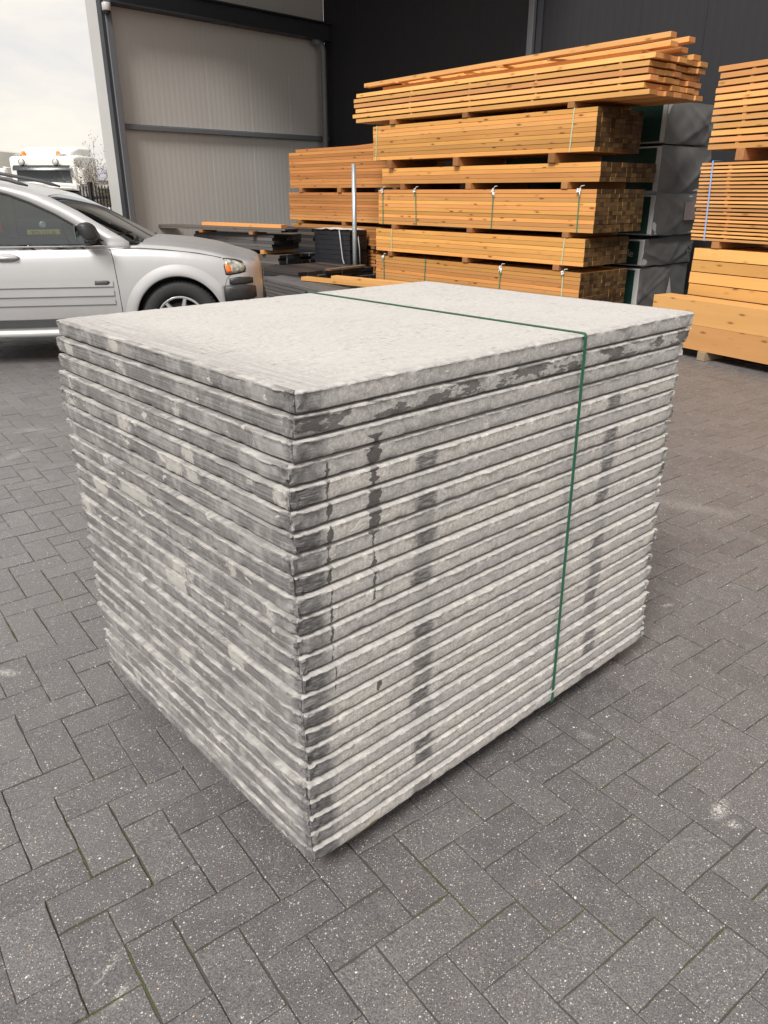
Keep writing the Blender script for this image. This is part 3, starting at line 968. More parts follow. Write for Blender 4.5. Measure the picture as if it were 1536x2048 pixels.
M_PINE = mat_wood('larch_battens', (0.65, 0.345, 0.100), (0.51, 0.240, 0.058), (0.20, 0.125, 0.05), (0.040, 0.022, 0.008), 0.8)  # stained end grain, coloured darker still to stand in for shade on the ends
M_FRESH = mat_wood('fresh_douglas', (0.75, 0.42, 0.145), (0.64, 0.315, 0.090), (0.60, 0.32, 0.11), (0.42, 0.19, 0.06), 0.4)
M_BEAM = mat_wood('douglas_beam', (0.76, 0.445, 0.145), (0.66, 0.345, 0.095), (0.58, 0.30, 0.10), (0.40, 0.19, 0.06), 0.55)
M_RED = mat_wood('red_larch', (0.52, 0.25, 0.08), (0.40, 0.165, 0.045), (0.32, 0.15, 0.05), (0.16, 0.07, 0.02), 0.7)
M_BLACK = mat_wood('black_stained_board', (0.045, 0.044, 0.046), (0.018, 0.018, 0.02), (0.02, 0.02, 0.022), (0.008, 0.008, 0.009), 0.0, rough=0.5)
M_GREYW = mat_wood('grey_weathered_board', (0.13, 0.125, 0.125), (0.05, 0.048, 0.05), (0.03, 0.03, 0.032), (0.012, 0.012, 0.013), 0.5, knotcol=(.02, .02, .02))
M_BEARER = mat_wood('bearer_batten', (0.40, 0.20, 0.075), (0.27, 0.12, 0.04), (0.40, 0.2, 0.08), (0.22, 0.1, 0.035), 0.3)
M_GBAND = mat_strap('green_band', (0.03, 0.17, 0.10))
M_WBAND = mat_strap('pale_band', (0.40, 0.46, 0.30))
M_BBAND = mat_strap('blue_band', (0.22, 0.38, 0.72))
M_PLAST = plain('white_plastic_scrap', (0.62, 0.66, 0.68), .4, var=.2, scale=40)

_bm = {}
def board_mesh(L, W_, T, mat, bev=0.0011):
    key = (round(L, 3), round(W_, 4), round(T, 4), mat.name)
    if key not in _bm:
        _bm[key] = MB().box((-L / 2, -W_ / 2, -T / 2), (L / 2, W_ / 2, T / 2), bev).mesh('board', mat)
    return _bm[key]

def bundle(name, label, cat, P, az, s0, s1, d0, z0, layers, th, ncol, bw, mat, group=None, gap=0.0012, vgap=0.0024, jit=0.0016,
           bearers=(), bear_h=0.06, sticker=None, straps=(), part='board', seed=1, tilt=0.0, depth_full=None, bear_mat=None, skew=0.0, stick_s=()):
    """a pile of sawn boards. P + along(az)*s0 is the near end of the front face; depth runs to az+90"""
    r = random.Random(seed)
    org = Vector((P[0], P[1], 0)) + azv(az) * s0 + azv(az + 90) * d0
    e = empty(name, (org.x, org.y, z0), rz_for(az) + skew, label, cat, group, ry=tilt)
    L = s1 - s0
    W_ = ncol * (bw + gap)
    for k in range(layers):
        lj = r.uniform(-jit, jit) * 1.2
        for c in range(ncol):
            me = board_mesh(L, bw, th, mat)
            x = L / 2 + lj + r.uniform(-jit, jit)
            y = -(c * (bw + gap) + bw / 2) + (r.uniform(-.003, .003) if c == 0 else 0)
            o = link(part, me, parent=e, loc=(x, y, k * (th + vgap) + th / 2), rot=(0, 0, r.uniform(-.0012, .0012)))
    H_ = layers * (th + vgap)
    if sticker and stick_s:
        for k in range(1, layers):
            for si, sx in enumerate(stick_s):
                me = board_mesh(W_ - .02, 0.034, vgap - .001, bear_mat or M_FRESH, .0005)
                link('sticker', me, parent=e, loc=(sx + r.uniform(-.02, .02) + sticker * k, -W_ / 2 + .002, k * (th + vgap) - vgap / 2), rot=(0, 0, R(90) + r.uniform(-.03, .03)))
    for sx in bearers:
        me = board_mesh(W_ + .02, 0.085, bear_h - .001, bear_mat or M_BEARER, .003)
        link('bearer', me, parent=e, loc=(sx + r.uniform(-.02, .02), -W_ / 2 + r.uniform(-.015, .02), -bear_h / 2 - .0003), rot=(0, 0, R(90) + r.uniform(-.03, .03)))
    for (sx, m_, knot) in straps:
        b = strap_loop(sx, .014, -W_ - .006, .0065, -.002, H_ + .003, r=.006, th=.002)
        lean = r.uniform(-.05, .05)
        b.v = [(x + lean * z, y, z) for (x, y, z) in b.v]
        link('strap', b.mesh('strap', m_), parent=e)
        if knot:
            kb = MB()
            for _ in range(9):
                a = Vector((sx + lean * H_ + r.uniform(-.012, .012), .008 + r.uniform(0, .012), H_ + r.uniform(-.035, .012)))
                kb.tube([a, a + Vector((r.uniform(-.02, .02), r.uniform(.0, .02), r.uniform(-.055, .015)))], [.009, .003], 5)
            a = Vector((sx + lean * H_, .01, H_))
            kb.tube([a, a + Vector((-.03, .012, .03)), a + Vector((-.075, .02, .035))], [.006, .005, .002], 5)
            link('knot', kb.mesh('knot', M_PLAST), parent=e)
    return e

MP, MAZ = (2.215, 8.5), -41.0
G = 'bundles in the tall central timber stack'
TB = 'timber bundle'
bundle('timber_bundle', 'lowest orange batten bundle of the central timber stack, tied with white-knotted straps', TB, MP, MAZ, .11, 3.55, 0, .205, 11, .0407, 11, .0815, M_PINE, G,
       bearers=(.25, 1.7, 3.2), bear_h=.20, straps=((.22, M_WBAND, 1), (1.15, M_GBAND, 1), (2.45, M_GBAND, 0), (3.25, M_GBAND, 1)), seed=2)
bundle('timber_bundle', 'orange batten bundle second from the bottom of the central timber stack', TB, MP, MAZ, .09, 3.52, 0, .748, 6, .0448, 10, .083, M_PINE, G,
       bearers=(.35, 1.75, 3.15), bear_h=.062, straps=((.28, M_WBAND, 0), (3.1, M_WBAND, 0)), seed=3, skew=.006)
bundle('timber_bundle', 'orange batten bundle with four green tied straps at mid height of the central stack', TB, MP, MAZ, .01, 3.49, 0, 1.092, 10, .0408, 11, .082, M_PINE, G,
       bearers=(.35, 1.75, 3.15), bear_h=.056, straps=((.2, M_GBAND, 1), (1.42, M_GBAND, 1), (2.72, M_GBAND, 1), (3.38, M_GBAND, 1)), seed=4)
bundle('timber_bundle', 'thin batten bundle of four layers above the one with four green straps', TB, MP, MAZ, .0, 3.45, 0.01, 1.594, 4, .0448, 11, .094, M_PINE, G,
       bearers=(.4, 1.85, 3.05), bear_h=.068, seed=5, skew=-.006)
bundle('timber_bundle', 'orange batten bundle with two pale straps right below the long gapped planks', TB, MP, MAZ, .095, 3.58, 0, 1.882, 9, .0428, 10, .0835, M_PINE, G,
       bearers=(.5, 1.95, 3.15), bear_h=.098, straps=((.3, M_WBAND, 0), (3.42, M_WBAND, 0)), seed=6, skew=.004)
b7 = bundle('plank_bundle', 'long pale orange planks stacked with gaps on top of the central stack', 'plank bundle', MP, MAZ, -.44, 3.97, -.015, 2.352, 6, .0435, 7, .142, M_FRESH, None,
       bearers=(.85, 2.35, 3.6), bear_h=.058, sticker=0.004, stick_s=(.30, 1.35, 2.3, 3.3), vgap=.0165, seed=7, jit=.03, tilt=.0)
# loose planks on top of the long planks
def loose(P, az, s0, s1, d, z0, z1, w, t, mat, label, name='loose_plank', yaw=0.0, cat='plank', group='loose planks on top of the central stack'):
    a = Vector((P[0], P[1], 0)) + azv(az) * s0 + azv(az + 90) * d
    L = s1 - s0
    o = link(name, board_mesh(L, w, t, mat), loc=(a + azv(az) * (L / 2)) + Vector((0, 0, (z0 + z1) / 2)))
    o.rotation_euler = (0, -math.atan2(z1 - z0, L), rz_for(az) + yaw)
    return tag(o, label, cat, group)
zt = 2.352 + 6 * .06
loose(MP, MAZ, -.60, 3.80, .07, zt + .115, zt + .075, .10, .046, M_FRESH, 'front loose plank lying highest on the central timber stack')
loose(MP, MAZ, -.47, 3.3, .32, zt + .083, zt + .06, .14, .045, M_FRESH, 'loose plank just behind the front one on the central stack')
loose(MP, MAZ, -.52, 3.75, .52, zt + .135, zt + .02, .12, .045, M_FRESH, 'loose plank third from the front on the central stack', yaw=.012)
loose(MP, MAZ, -.35, 3.5, .72, zt + .085, zt + .03, .14, .045, M_FRESH, 'loose plank fourth from the front on the central stack')
loose(MP, MAZ, -.40, 3.9, .90, zt + .03, zt + .03, .14, .045, M_FRESH, 'rearmost loose plank on the central stack')
loose(MP, MAZ, -.25, 3.55, .20, zt + .022, zt + .022, .14, .042, M_FRESH, 'low loose plank lying flat under the front loose plank')
rr = random.Random(4)
for k, (s, yw) in enumerate(((.55, .9), (1.35, 1.35), (1.75, .7), (2.45, 1.2), (3.05, 1.3))):
    a = Vector((MP[0], MP[1], 0)) + azv(MAZ) * s + azv(MAZ + 90) * .36
    o = link('spacer_lath', board_mesh(.82, .032, .02, M_FRESH), loc=(a.x, a.y, zt + .052 + (.012 if k == 2 else 0)), rot=(0, rr.uniform(-.02, .02), rz_for(MAZ) + yw))
    tag(o, ['first', 'second', 'third', 'fourth', 'fifth'][k] + ' thin spacer lath from the right under the top loose planks', 'lath', 'spacer laths on the central stack')

# ---- reddish timber stack behind on the left
LG = 'bundles in the reddish timber stack by the side wall'
LP = Vector((MP[0], MP[1], 0)) + azv(MAZ + 90) * .8
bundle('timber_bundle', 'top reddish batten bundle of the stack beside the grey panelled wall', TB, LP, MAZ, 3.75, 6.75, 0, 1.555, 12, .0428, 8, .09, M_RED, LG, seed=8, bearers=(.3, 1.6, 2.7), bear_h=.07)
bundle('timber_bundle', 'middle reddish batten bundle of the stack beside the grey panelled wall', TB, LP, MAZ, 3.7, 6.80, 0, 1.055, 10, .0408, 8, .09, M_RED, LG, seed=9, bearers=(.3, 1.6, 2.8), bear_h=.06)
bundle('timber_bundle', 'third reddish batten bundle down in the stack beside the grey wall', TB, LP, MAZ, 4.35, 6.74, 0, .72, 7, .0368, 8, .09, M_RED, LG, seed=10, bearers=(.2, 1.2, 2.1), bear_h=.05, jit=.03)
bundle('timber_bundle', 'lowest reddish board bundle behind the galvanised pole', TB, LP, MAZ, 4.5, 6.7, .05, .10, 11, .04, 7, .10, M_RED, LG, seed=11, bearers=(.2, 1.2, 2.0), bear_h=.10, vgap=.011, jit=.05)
loose(LP, MAZ, 3.8, 6.55, .06, 2.12, 2.12, .12, .045, M_RED, 'reddish plank lying along the front top edge of the stack by the wall', group='planks on the reddish stack')
loose(LP, MAZ, 3.9, 6.45, .28, 2.18, 2.10, .12, .045, M_RED, 'reddish plank tilted on top of the stack by the wall', group='planks on the reddish stack')

# ---- right hand stack
RP, RAZ = (2.958, 7.456), -30.0
RG = 'timber in the right-hand stack'
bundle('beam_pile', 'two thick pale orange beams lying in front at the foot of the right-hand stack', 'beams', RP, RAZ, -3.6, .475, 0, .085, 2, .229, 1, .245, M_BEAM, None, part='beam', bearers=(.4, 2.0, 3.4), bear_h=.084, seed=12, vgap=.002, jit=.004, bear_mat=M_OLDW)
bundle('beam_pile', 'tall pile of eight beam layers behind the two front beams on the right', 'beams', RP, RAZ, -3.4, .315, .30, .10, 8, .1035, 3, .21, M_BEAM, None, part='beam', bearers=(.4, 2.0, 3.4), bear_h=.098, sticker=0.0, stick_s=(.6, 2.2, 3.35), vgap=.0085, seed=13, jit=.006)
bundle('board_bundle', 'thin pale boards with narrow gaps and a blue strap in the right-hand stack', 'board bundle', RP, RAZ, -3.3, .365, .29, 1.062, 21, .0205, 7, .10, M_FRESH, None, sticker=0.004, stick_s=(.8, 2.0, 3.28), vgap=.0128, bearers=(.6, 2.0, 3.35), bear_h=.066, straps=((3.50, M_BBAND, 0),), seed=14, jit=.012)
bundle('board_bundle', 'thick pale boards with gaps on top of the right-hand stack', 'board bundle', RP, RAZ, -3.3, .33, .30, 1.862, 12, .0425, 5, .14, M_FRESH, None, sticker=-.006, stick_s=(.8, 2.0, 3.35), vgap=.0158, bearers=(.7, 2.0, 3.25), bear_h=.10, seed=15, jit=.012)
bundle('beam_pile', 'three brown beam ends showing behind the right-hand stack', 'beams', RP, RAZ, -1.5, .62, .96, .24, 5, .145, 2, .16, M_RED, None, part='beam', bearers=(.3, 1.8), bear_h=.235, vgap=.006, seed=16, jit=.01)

# ---- foil-wrapped packages behind the central stack
def mat_foil(name, col, rough=.38):
    g = NT(name)
    o = g.obj()
    w = g.noise(g.mapping(o, scale=(3.0, 3.0, 1.2), rot=(0.5, 0.3, 0.6)), 2.2, 5, .6, 1.2)
    c = g.mix(w, tuple(x * .8 for x in col), tuple(x * 1.15 for x in col))
    g.bump(w, .4, .012)
    return g.fin(c, rough)
M_FOILG = mat_foil('grey_wrapping_foil', (0.115, 0.113, 0.112))
M_FOILW = mat_foil('white_wrapping_foil', (0.42, 0.42, 0.42))
M_FOILD = mat_foil('green_printed_foil', (0.008, 0.035, 0.028))
M_PRINT = plain('pale_print', (0.34, 0.38, 0.37), .5)
WP = Vector((MP[0], MP[1], 0)) + azv(MAZ + 90) * 1.28 + azv(MAZ) * .085
def text_mesh(s, size, mat, name='lettering', bold=False):
    cu = bpy.data.curves.new(name, 'FONT'); cu.body = s; cu.size = size; cu.extrude = 0.0006
    cu.align_x = 'CENTER'; cu.align_y = 'CENTER'
    ob = bpy.data.objects.new('tmp_text', cu); COL.objects.link(ob)
    dg = bpy.context.evaluated_depsgraph_get()
    me = bpy.data.meshes.new_from_object(ob.evaluated_get(dg))
    bpy.data.objects.remove(ob); bpy.data.curves.remove(cu)
    me.name = name
    me.materials.clear(); me.materials.append(mat)
    return me
def package(z0, z1, ds, label, txt, seed, tear=False):
    """wrapped package: grey folded end towards az+90.., printed green long side"""
    r = random.Random(seed)
    org = WP + azv(MAZ) * ds
    e = empty('wrapped_package', (org.x, org.y, z0), rz_for(MAZ), label, 'package', 'foil-wrapped packages behind the central stack')
    L, D, H_ = 3.0, 1.12, z1 - z0
    m = MB()
    # slightly sagging bulging wrap
    nx, nz = 41, 25
    fo = [(r.uniform(0, 1), r.uniform(-2.2, 2.2), r.uniform(.006, .014), r.uniform(.04, .11)) for _ in range(6)]
    def P_(i, k):
        fy, fz = i / (nx - 1), k / (nz - 1)
        bul = .022 * math.sin(math.pi * fy) * math.sin(math.pi * fz)
        cr = 0.0
        for (c0, sl, am, wd) in fo:
            d = (fy - c0 - sl * (fz - .5) * .5) / wd
            cr += am * math.exp(-d * d) * math.sin(math.pi * min(1, max(0, fz))) ** .5
        cr += .010 * noise.noise(Vector((fy * 5, fz * 3, seed * 3.1)))
        return (-bul - cr, -D * fy, H_ * fz + .012 * noise.noise(Vector((fy * 4, seed * 1.7, k))) * (k in (0, nz - 1)))
    m.grid([[P_(i, k) for i in range(nx)] for k in range(nz)], mi=0)
    m.box((.002, -D + .01, .004), (L, -.004, H_ - .012), .012, mi=1)
    m.box((.06, -.001, .02), (L - .05, .004, H_ - .03), 0, mi=2)
    m.build('wrap', [M_FOILG, M_FOILW, M_FOILD], e)
    if txt:
        t = link('lettering', text_mesh(txt, H_ * .38, M_PRINT), parent=e, loc=(.32, .0052, H_ * .45), rot=(R(90), 0, R(180)))
    if tear:
        m = MB()
        m.add([(-.036, -.66, H_ * .75), (-.034, -.62, H_ * .35), (-.034, -.70, H_ * .08), (-.034, -.76, H_ * .12), (-.034, -.73, H_ * .45)], [(0, 1, 2, 3, 4)])
        m.build('tear', M_FOILW, e)
    return e
package(.10, .655, .09, 'lowest grey foil-wrapped package behind the central stack, with a pale tear', None, 1, True)
package(.672, .985, .07, 'small grey wrapped package second from the floor, printed dark green side', 'Possible', 2)
p3 = package(1.02, 1.475, .0, 'third grey wrapped package from the floor, with a clear document pouch', None, 3)
package(1.49, 1.985, .0, 'fourth grey wrapped package from the floor, green side lettered Possible', 'Possible', 4)
package(2.0, 2.43, -.01, 'topmost grey wrapped package under the ends of the long planks', None, 5)
MB().box((-.044, -.86, .16), (-.04, -.62, .36), .001).build('document_pouch', plain('pouch', (.22, .18, .17), .2, var=.5, scale=60), p3)
t = link('lettering', text_mesh('MA', .16, plain('faint_print', (.10, .11, .11), .6)), parent=[o for o in COL.objects if o.name.startswith('wrapped_package')][1], loc=(-.042, -1.0, .15), rot=(R(90), R(-80), R(-90)))
# ---- black and grey board piles between car and pole
DG = 'dark board piles beside the car'
FP = (-1.13, 10.58)
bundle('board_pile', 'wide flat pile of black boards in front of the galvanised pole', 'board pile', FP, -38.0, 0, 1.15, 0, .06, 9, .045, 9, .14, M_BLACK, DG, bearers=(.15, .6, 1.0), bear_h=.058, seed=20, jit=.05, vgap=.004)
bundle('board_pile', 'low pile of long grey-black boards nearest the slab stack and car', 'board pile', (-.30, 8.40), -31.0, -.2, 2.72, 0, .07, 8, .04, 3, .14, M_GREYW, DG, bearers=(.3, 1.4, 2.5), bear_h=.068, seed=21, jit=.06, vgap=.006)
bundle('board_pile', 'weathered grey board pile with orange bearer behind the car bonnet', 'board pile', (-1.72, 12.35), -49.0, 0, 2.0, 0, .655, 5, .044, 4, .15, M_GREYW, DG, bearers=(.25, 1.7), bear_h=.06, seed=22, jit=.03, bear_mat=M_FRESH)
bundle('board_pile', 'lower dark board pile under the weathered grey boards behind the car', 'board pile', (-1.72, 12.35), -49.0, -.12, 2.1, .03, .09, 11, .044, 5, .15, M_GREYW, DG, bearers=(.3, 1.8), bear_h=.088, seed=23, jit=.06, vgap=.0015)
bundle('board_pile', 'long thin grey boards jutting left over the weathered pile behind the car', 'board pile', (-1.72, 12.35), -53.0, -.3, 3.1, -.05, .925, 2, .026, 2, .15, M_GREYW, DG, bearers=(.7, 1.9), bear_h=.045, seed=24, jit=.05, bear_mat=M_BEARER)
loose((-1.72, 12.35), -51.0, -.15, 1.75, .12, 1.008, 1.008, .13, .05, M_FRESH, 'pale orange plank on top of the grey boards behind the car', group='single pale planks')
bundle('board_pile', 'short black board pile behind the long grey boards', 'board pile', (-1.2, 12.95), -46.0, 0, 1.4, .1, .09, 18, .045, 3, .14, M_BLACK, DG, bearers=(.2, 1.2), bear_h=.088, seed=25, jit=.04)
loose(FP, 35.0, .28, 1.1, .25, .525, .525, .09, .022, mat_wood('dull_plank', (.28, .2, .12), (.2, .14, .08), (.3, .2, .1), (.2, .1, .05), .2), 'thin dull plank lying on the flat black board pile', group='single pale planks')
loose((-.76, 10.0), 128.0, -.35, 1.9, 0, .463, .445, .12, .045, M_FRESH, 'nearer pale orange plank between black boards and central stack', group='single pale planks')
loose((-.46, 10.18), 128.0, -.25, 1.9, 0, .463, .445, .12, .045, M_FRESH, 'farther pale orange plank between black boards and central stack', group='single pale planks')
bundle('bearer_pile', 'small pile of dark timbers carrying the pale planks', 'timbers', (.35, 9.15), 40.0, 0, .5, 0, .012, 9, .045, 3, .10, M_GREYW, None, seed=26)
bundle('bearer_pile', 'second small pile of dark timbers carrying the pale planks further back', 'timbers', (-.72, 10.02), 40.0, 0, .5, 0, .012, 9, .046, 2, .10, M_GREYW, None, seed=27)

# black wrapped bundle with white cover scrap and grey strap
bp = (-.52, 12.15)
e = empty('black_bundle', (bp[0], bp[1], .10), rz_for(-51.0), 'black wrapped board bundle with a loose grey strap beside the pole', 'wrapped bundle')
m = MB()
for k in range(12):
    m.box((0 + .006 * math.sin(k * 2.1), -.40, k * .071), (.74 + .006 * math.sin(k * 1.3), .003 * math.sin(k * 1.7), k * .071 + .069), .004)
m.build('boards', plain('black_wrap', (.010, .011, .014), .45, var=.3, scale=4), e)
m = MB().tube([(.2, .012, .86), (.16, .03, .7), (.12, .035, .45), (.03, .03, .2), (-.02, .02, .12)], .011, 5)
m.tube([(.02, -.2, .86), (-.02, -.2, .6), (-.018, -.22, .3)], .009, 5)
m.build('strap', plain('grey_strap', (.33, .33, .33), .6), e)
m = MB()
rows = []
for i in range(9):
    rows.append([(.0 + i * .09, -.39 + k * .06, .862 + .028 * abs(noise.noise(Vector((i * .8, k * .8, 4.4))))) for k in range(8)])
m.grid(rows)
m.build('cover_sheet', plain('white_cover', (.55, .54, .52), .5, var=.15), e, fixn=False)
MB().box((.02, -.39, -.098), (.1, -.01, -.001)).box((.6, -.39, -.098), (.7, -.01, -.001)).build('bearer', M_OLDW, e)

# galvanised pole
m = MB().tube([(0, 0, 0), (0, 0, 1.865)], .033, 14)
o = m.build('steel_pole', plain('galvanised_steel', (.42, .44, .46), .42, .6, var=.15, scale=6), loc=(-.435, 11.9, 0))
tag(o, 'upright galvanised steel pole in front of the reddish timber stack', 'pole')
# ------------------------------------------------------------------ vehicles
def interp(xs, ys, x):
    """monotone-ish cubic through points"""
    if x <= xs[0]: return ys[0]
    if x >= xs[-1]: return ys[-1]
    for i in range(len(xs) - 1):
        if x <= xs[i + 1]: break
    h = xs[i + 1] - xs[i]; t = (x - xs[i]) / h
    def sl(j):
        if j == 0: return (ys[1] - ys[0]) / (xs[1] - xs[0])
        if j == len(xs) - 1: return (ys[-1] - ys[-2]) / (xs[-1] - xs[-2])
        a = (ys[j] - ys[j - 1]) / (xs[j] - xs[j - 1]); b = (ys[j + 1] - ys[j]) / (xs[j + 1] - xs[j])
        return 0 if a * b <= 0 else 2 * a * b / (a + b)
    m0, m1 = sl(i) * h, sl(i + 1) * h
    return ((2 * t ** 3 - 3 * t * t + 1) * ys[i] + (t ** 3 - 2 * t * t + t) * m0 + (-2 * t ** 3 + 3 * t * t) * ys[i + 1] + (t ** 3 - t * t) * m1)

def mat_carpaint(name, col, metal=.55):
    g = NT(name)
    o = g.obj()
    fl = g.noise(o, 900, 1)
    c = g.mix(fl, tuple(x * .93 for x in col), col)
    dirt = g.ss(g.noise(g.mapping(o, scale=(1, 1, 1)), 3.5, 5, .7), .45, .8, 0, .35)
    low = g.math('MULTIPLY', g.ss(g.sep(o)[2], .65, .2), g.ss(g.noise(o, 8, 4), .3, .7, .2, .8))
    c = g.mix(g.math('MULTIPLY', low, .55), c, (.24, .22, .19))
    return g.fin(c, g.math('ADD', .34, g.math('MULTIPLY', dirt, .35)), metal, Coat_Weight=.5, Coat_Roughness=.08)
M_SILVER = mat_carpaint('silver_paint', (.47, .47, .475), .45)
M_BLKCAR = mat_carpaint('dark_paint', (.035, .04, .045), .2)
M_RUBBER = plain('tyre_rubber', (.018, .018, .018), .8, var=.25, scale=30, bump=.3)
M_BLKPL = plain('black_plastic', (.022, .022, .023), .5, var=.2, scale=20, bump=.15)
M_DKPL = plain('dark_grey_plastic', (.05, .05, .052), .55, var=.15, scale=10)
M_ALLOY = plain('alloy', (.52, .52, .53), .32, .7, var=.08)
M_CHROME = plain('chrome', (.75, .75, .75), .15, 1.0, var=.05)
M_SEAM = plain('shut_line', (.012, .012, .012), .8)
M_ORANGE = plain('amber_lens', (.75, .16, .02), .15, var=.15, scale=60)
M_REDL = plain('red_lens', (.35, .01, .01), .15, var=.1)
M_WHITE = plain('white_cab_paint', (.72, .71, .68), .35, var=.06, scale=1.5)
M_INT = plain('interior', (.05, .05, .052), .7)
def mat_glass(name, tint, refl=.10):
    g = NT(name)
    tr = g.n('BsdfTransparent'); tr.inputs['Color'].default_value = (*tint, 1)
    gl = g.n('BsdfGlossy'); gl.inputs['Roughness'].default_value = .02; gl.inputs['Color'].default_value = (.85, .9, .92, 1)
    fr = g.n('Fresnel'); fr.inputs['IOR'].default_value = 1.52
    k = g.math('ADD', g.math('MULTIPLY', fr.outputs[0], 1.0), refl, clamp=True)
    mx = g.n('MixShader')
    g.put(mx.inputs[0], k); g.t.links.new(tr.outputs[0], mx.inputs[1]); g.t.links.new(gl.outputs[0], mx.inputs[2])
    g.t.links.new(mx.outputs[0], g.out.inputs['Surface'])
    g.t.nodes.remove(g.b)
    return g.m
M_GLASS = mat_glass('car_glass', (.40, .48, .49), .09)
M_DGLASS = plain('privacy_glass', (.008, .009, .010), .05, var=.1)
def mat_headlamp():
    g = NT('headlamp_lens')
    o = g.obj()
    c = g.mix(g.ss(g.noise(o, 22, 4), .35, .65), (.16, .15, .12), (.5, .49, .43))
    return g.fin(c, .12, .2, Coat_Weight=.6)
M_LAMP = mat_headlamp()

def apply_mods(o):
    dg = bpy.context.evaluated_depsgraph_get()
    me = bpy.data.meshes.new_from_object(o.evaluated_get(dg))
    o.modifiers.clear(); o.data = me
    return o

def wheel(parent, x, y, R_=.365, w=.245, side=1):
    t = MB()
    s = side
    prof = [(.235, -.09), (.25, -.115), (.31, -.122), (.345, -.112), (.361, -.09), (.365, 0), (.361, .09), (.345, .112), (.31, .122), (.25, .115), (.235, .09)]
    t.lathe([(r * R_ / .365, h * w / .245) for r, h in prof], 48, 'y')
    tyre_blocks = []
    for k in range(60):
        th = 2 * math.pi * k / 60
        for (h0, h1, d) in ((-.10, -.055, 0), (-.045, .045, .5), (.055, .10, 0)):
            M = Matrix.Rotation(-(th + d * .05), 4, 'Y') @ Matrix.Translation((R_ - .008, 0, 0))
            t.box((0, h0, -.013), (.0125 - (.006 if abs(h0) > .05 else 0), h1, .013), 0, M=M)
    wh = empty('wheel', (x, y, R_), 0)
    wh.parent = parent
    t.build('tyre', M_RUBBER, wh)
    r = MB()
    k = R_ / .365
    r.lathe([(.236 * k, -.09), (.232 * k, .085 * s), (.222 * k, .10 * s), (.205 * k, .085 * s), (.20 * k, -.05)], 40, 'y')
    for q in range(7):
        th = 2 * math.pi * q / 7
        M = Matrix.Rotation(-th, 4, 'Y')
        y0, y1 = (.055, .088) if s > 0 else (-.088, -.055)
        r.add([M @ Vector(p) for p in ((.03, y0, -.026), (.212 * k, y0, -.020), (.212 * k, y1, -.012), (.03, y1, -.018), (.03, y0, .026), (.212 * k, y0, .020), (.212 * k, y1, .012), (.03, y1, .018))],
              [(0, 1, 2, 3), (4, 7, 6, 5), (3, 2, 6, 7), (0, 4, 5, 1), (1, 5, 6, 2), (0, 3, 7, 4)])
    r.lathe([(.0, .094 * s), (.045, .092 * s), (.055, .075 * s), (.055, .03 * s)], 20, 'y')
    r.build('rim', M_ALLOY, wh)
    MB().lathe([(.0, .02 * s), (.16 * k, .02 * s), (.16 * k, .0), (0, 0)], 24, 'y').build('brake_disc', M_DKPL, wh)
    return wh

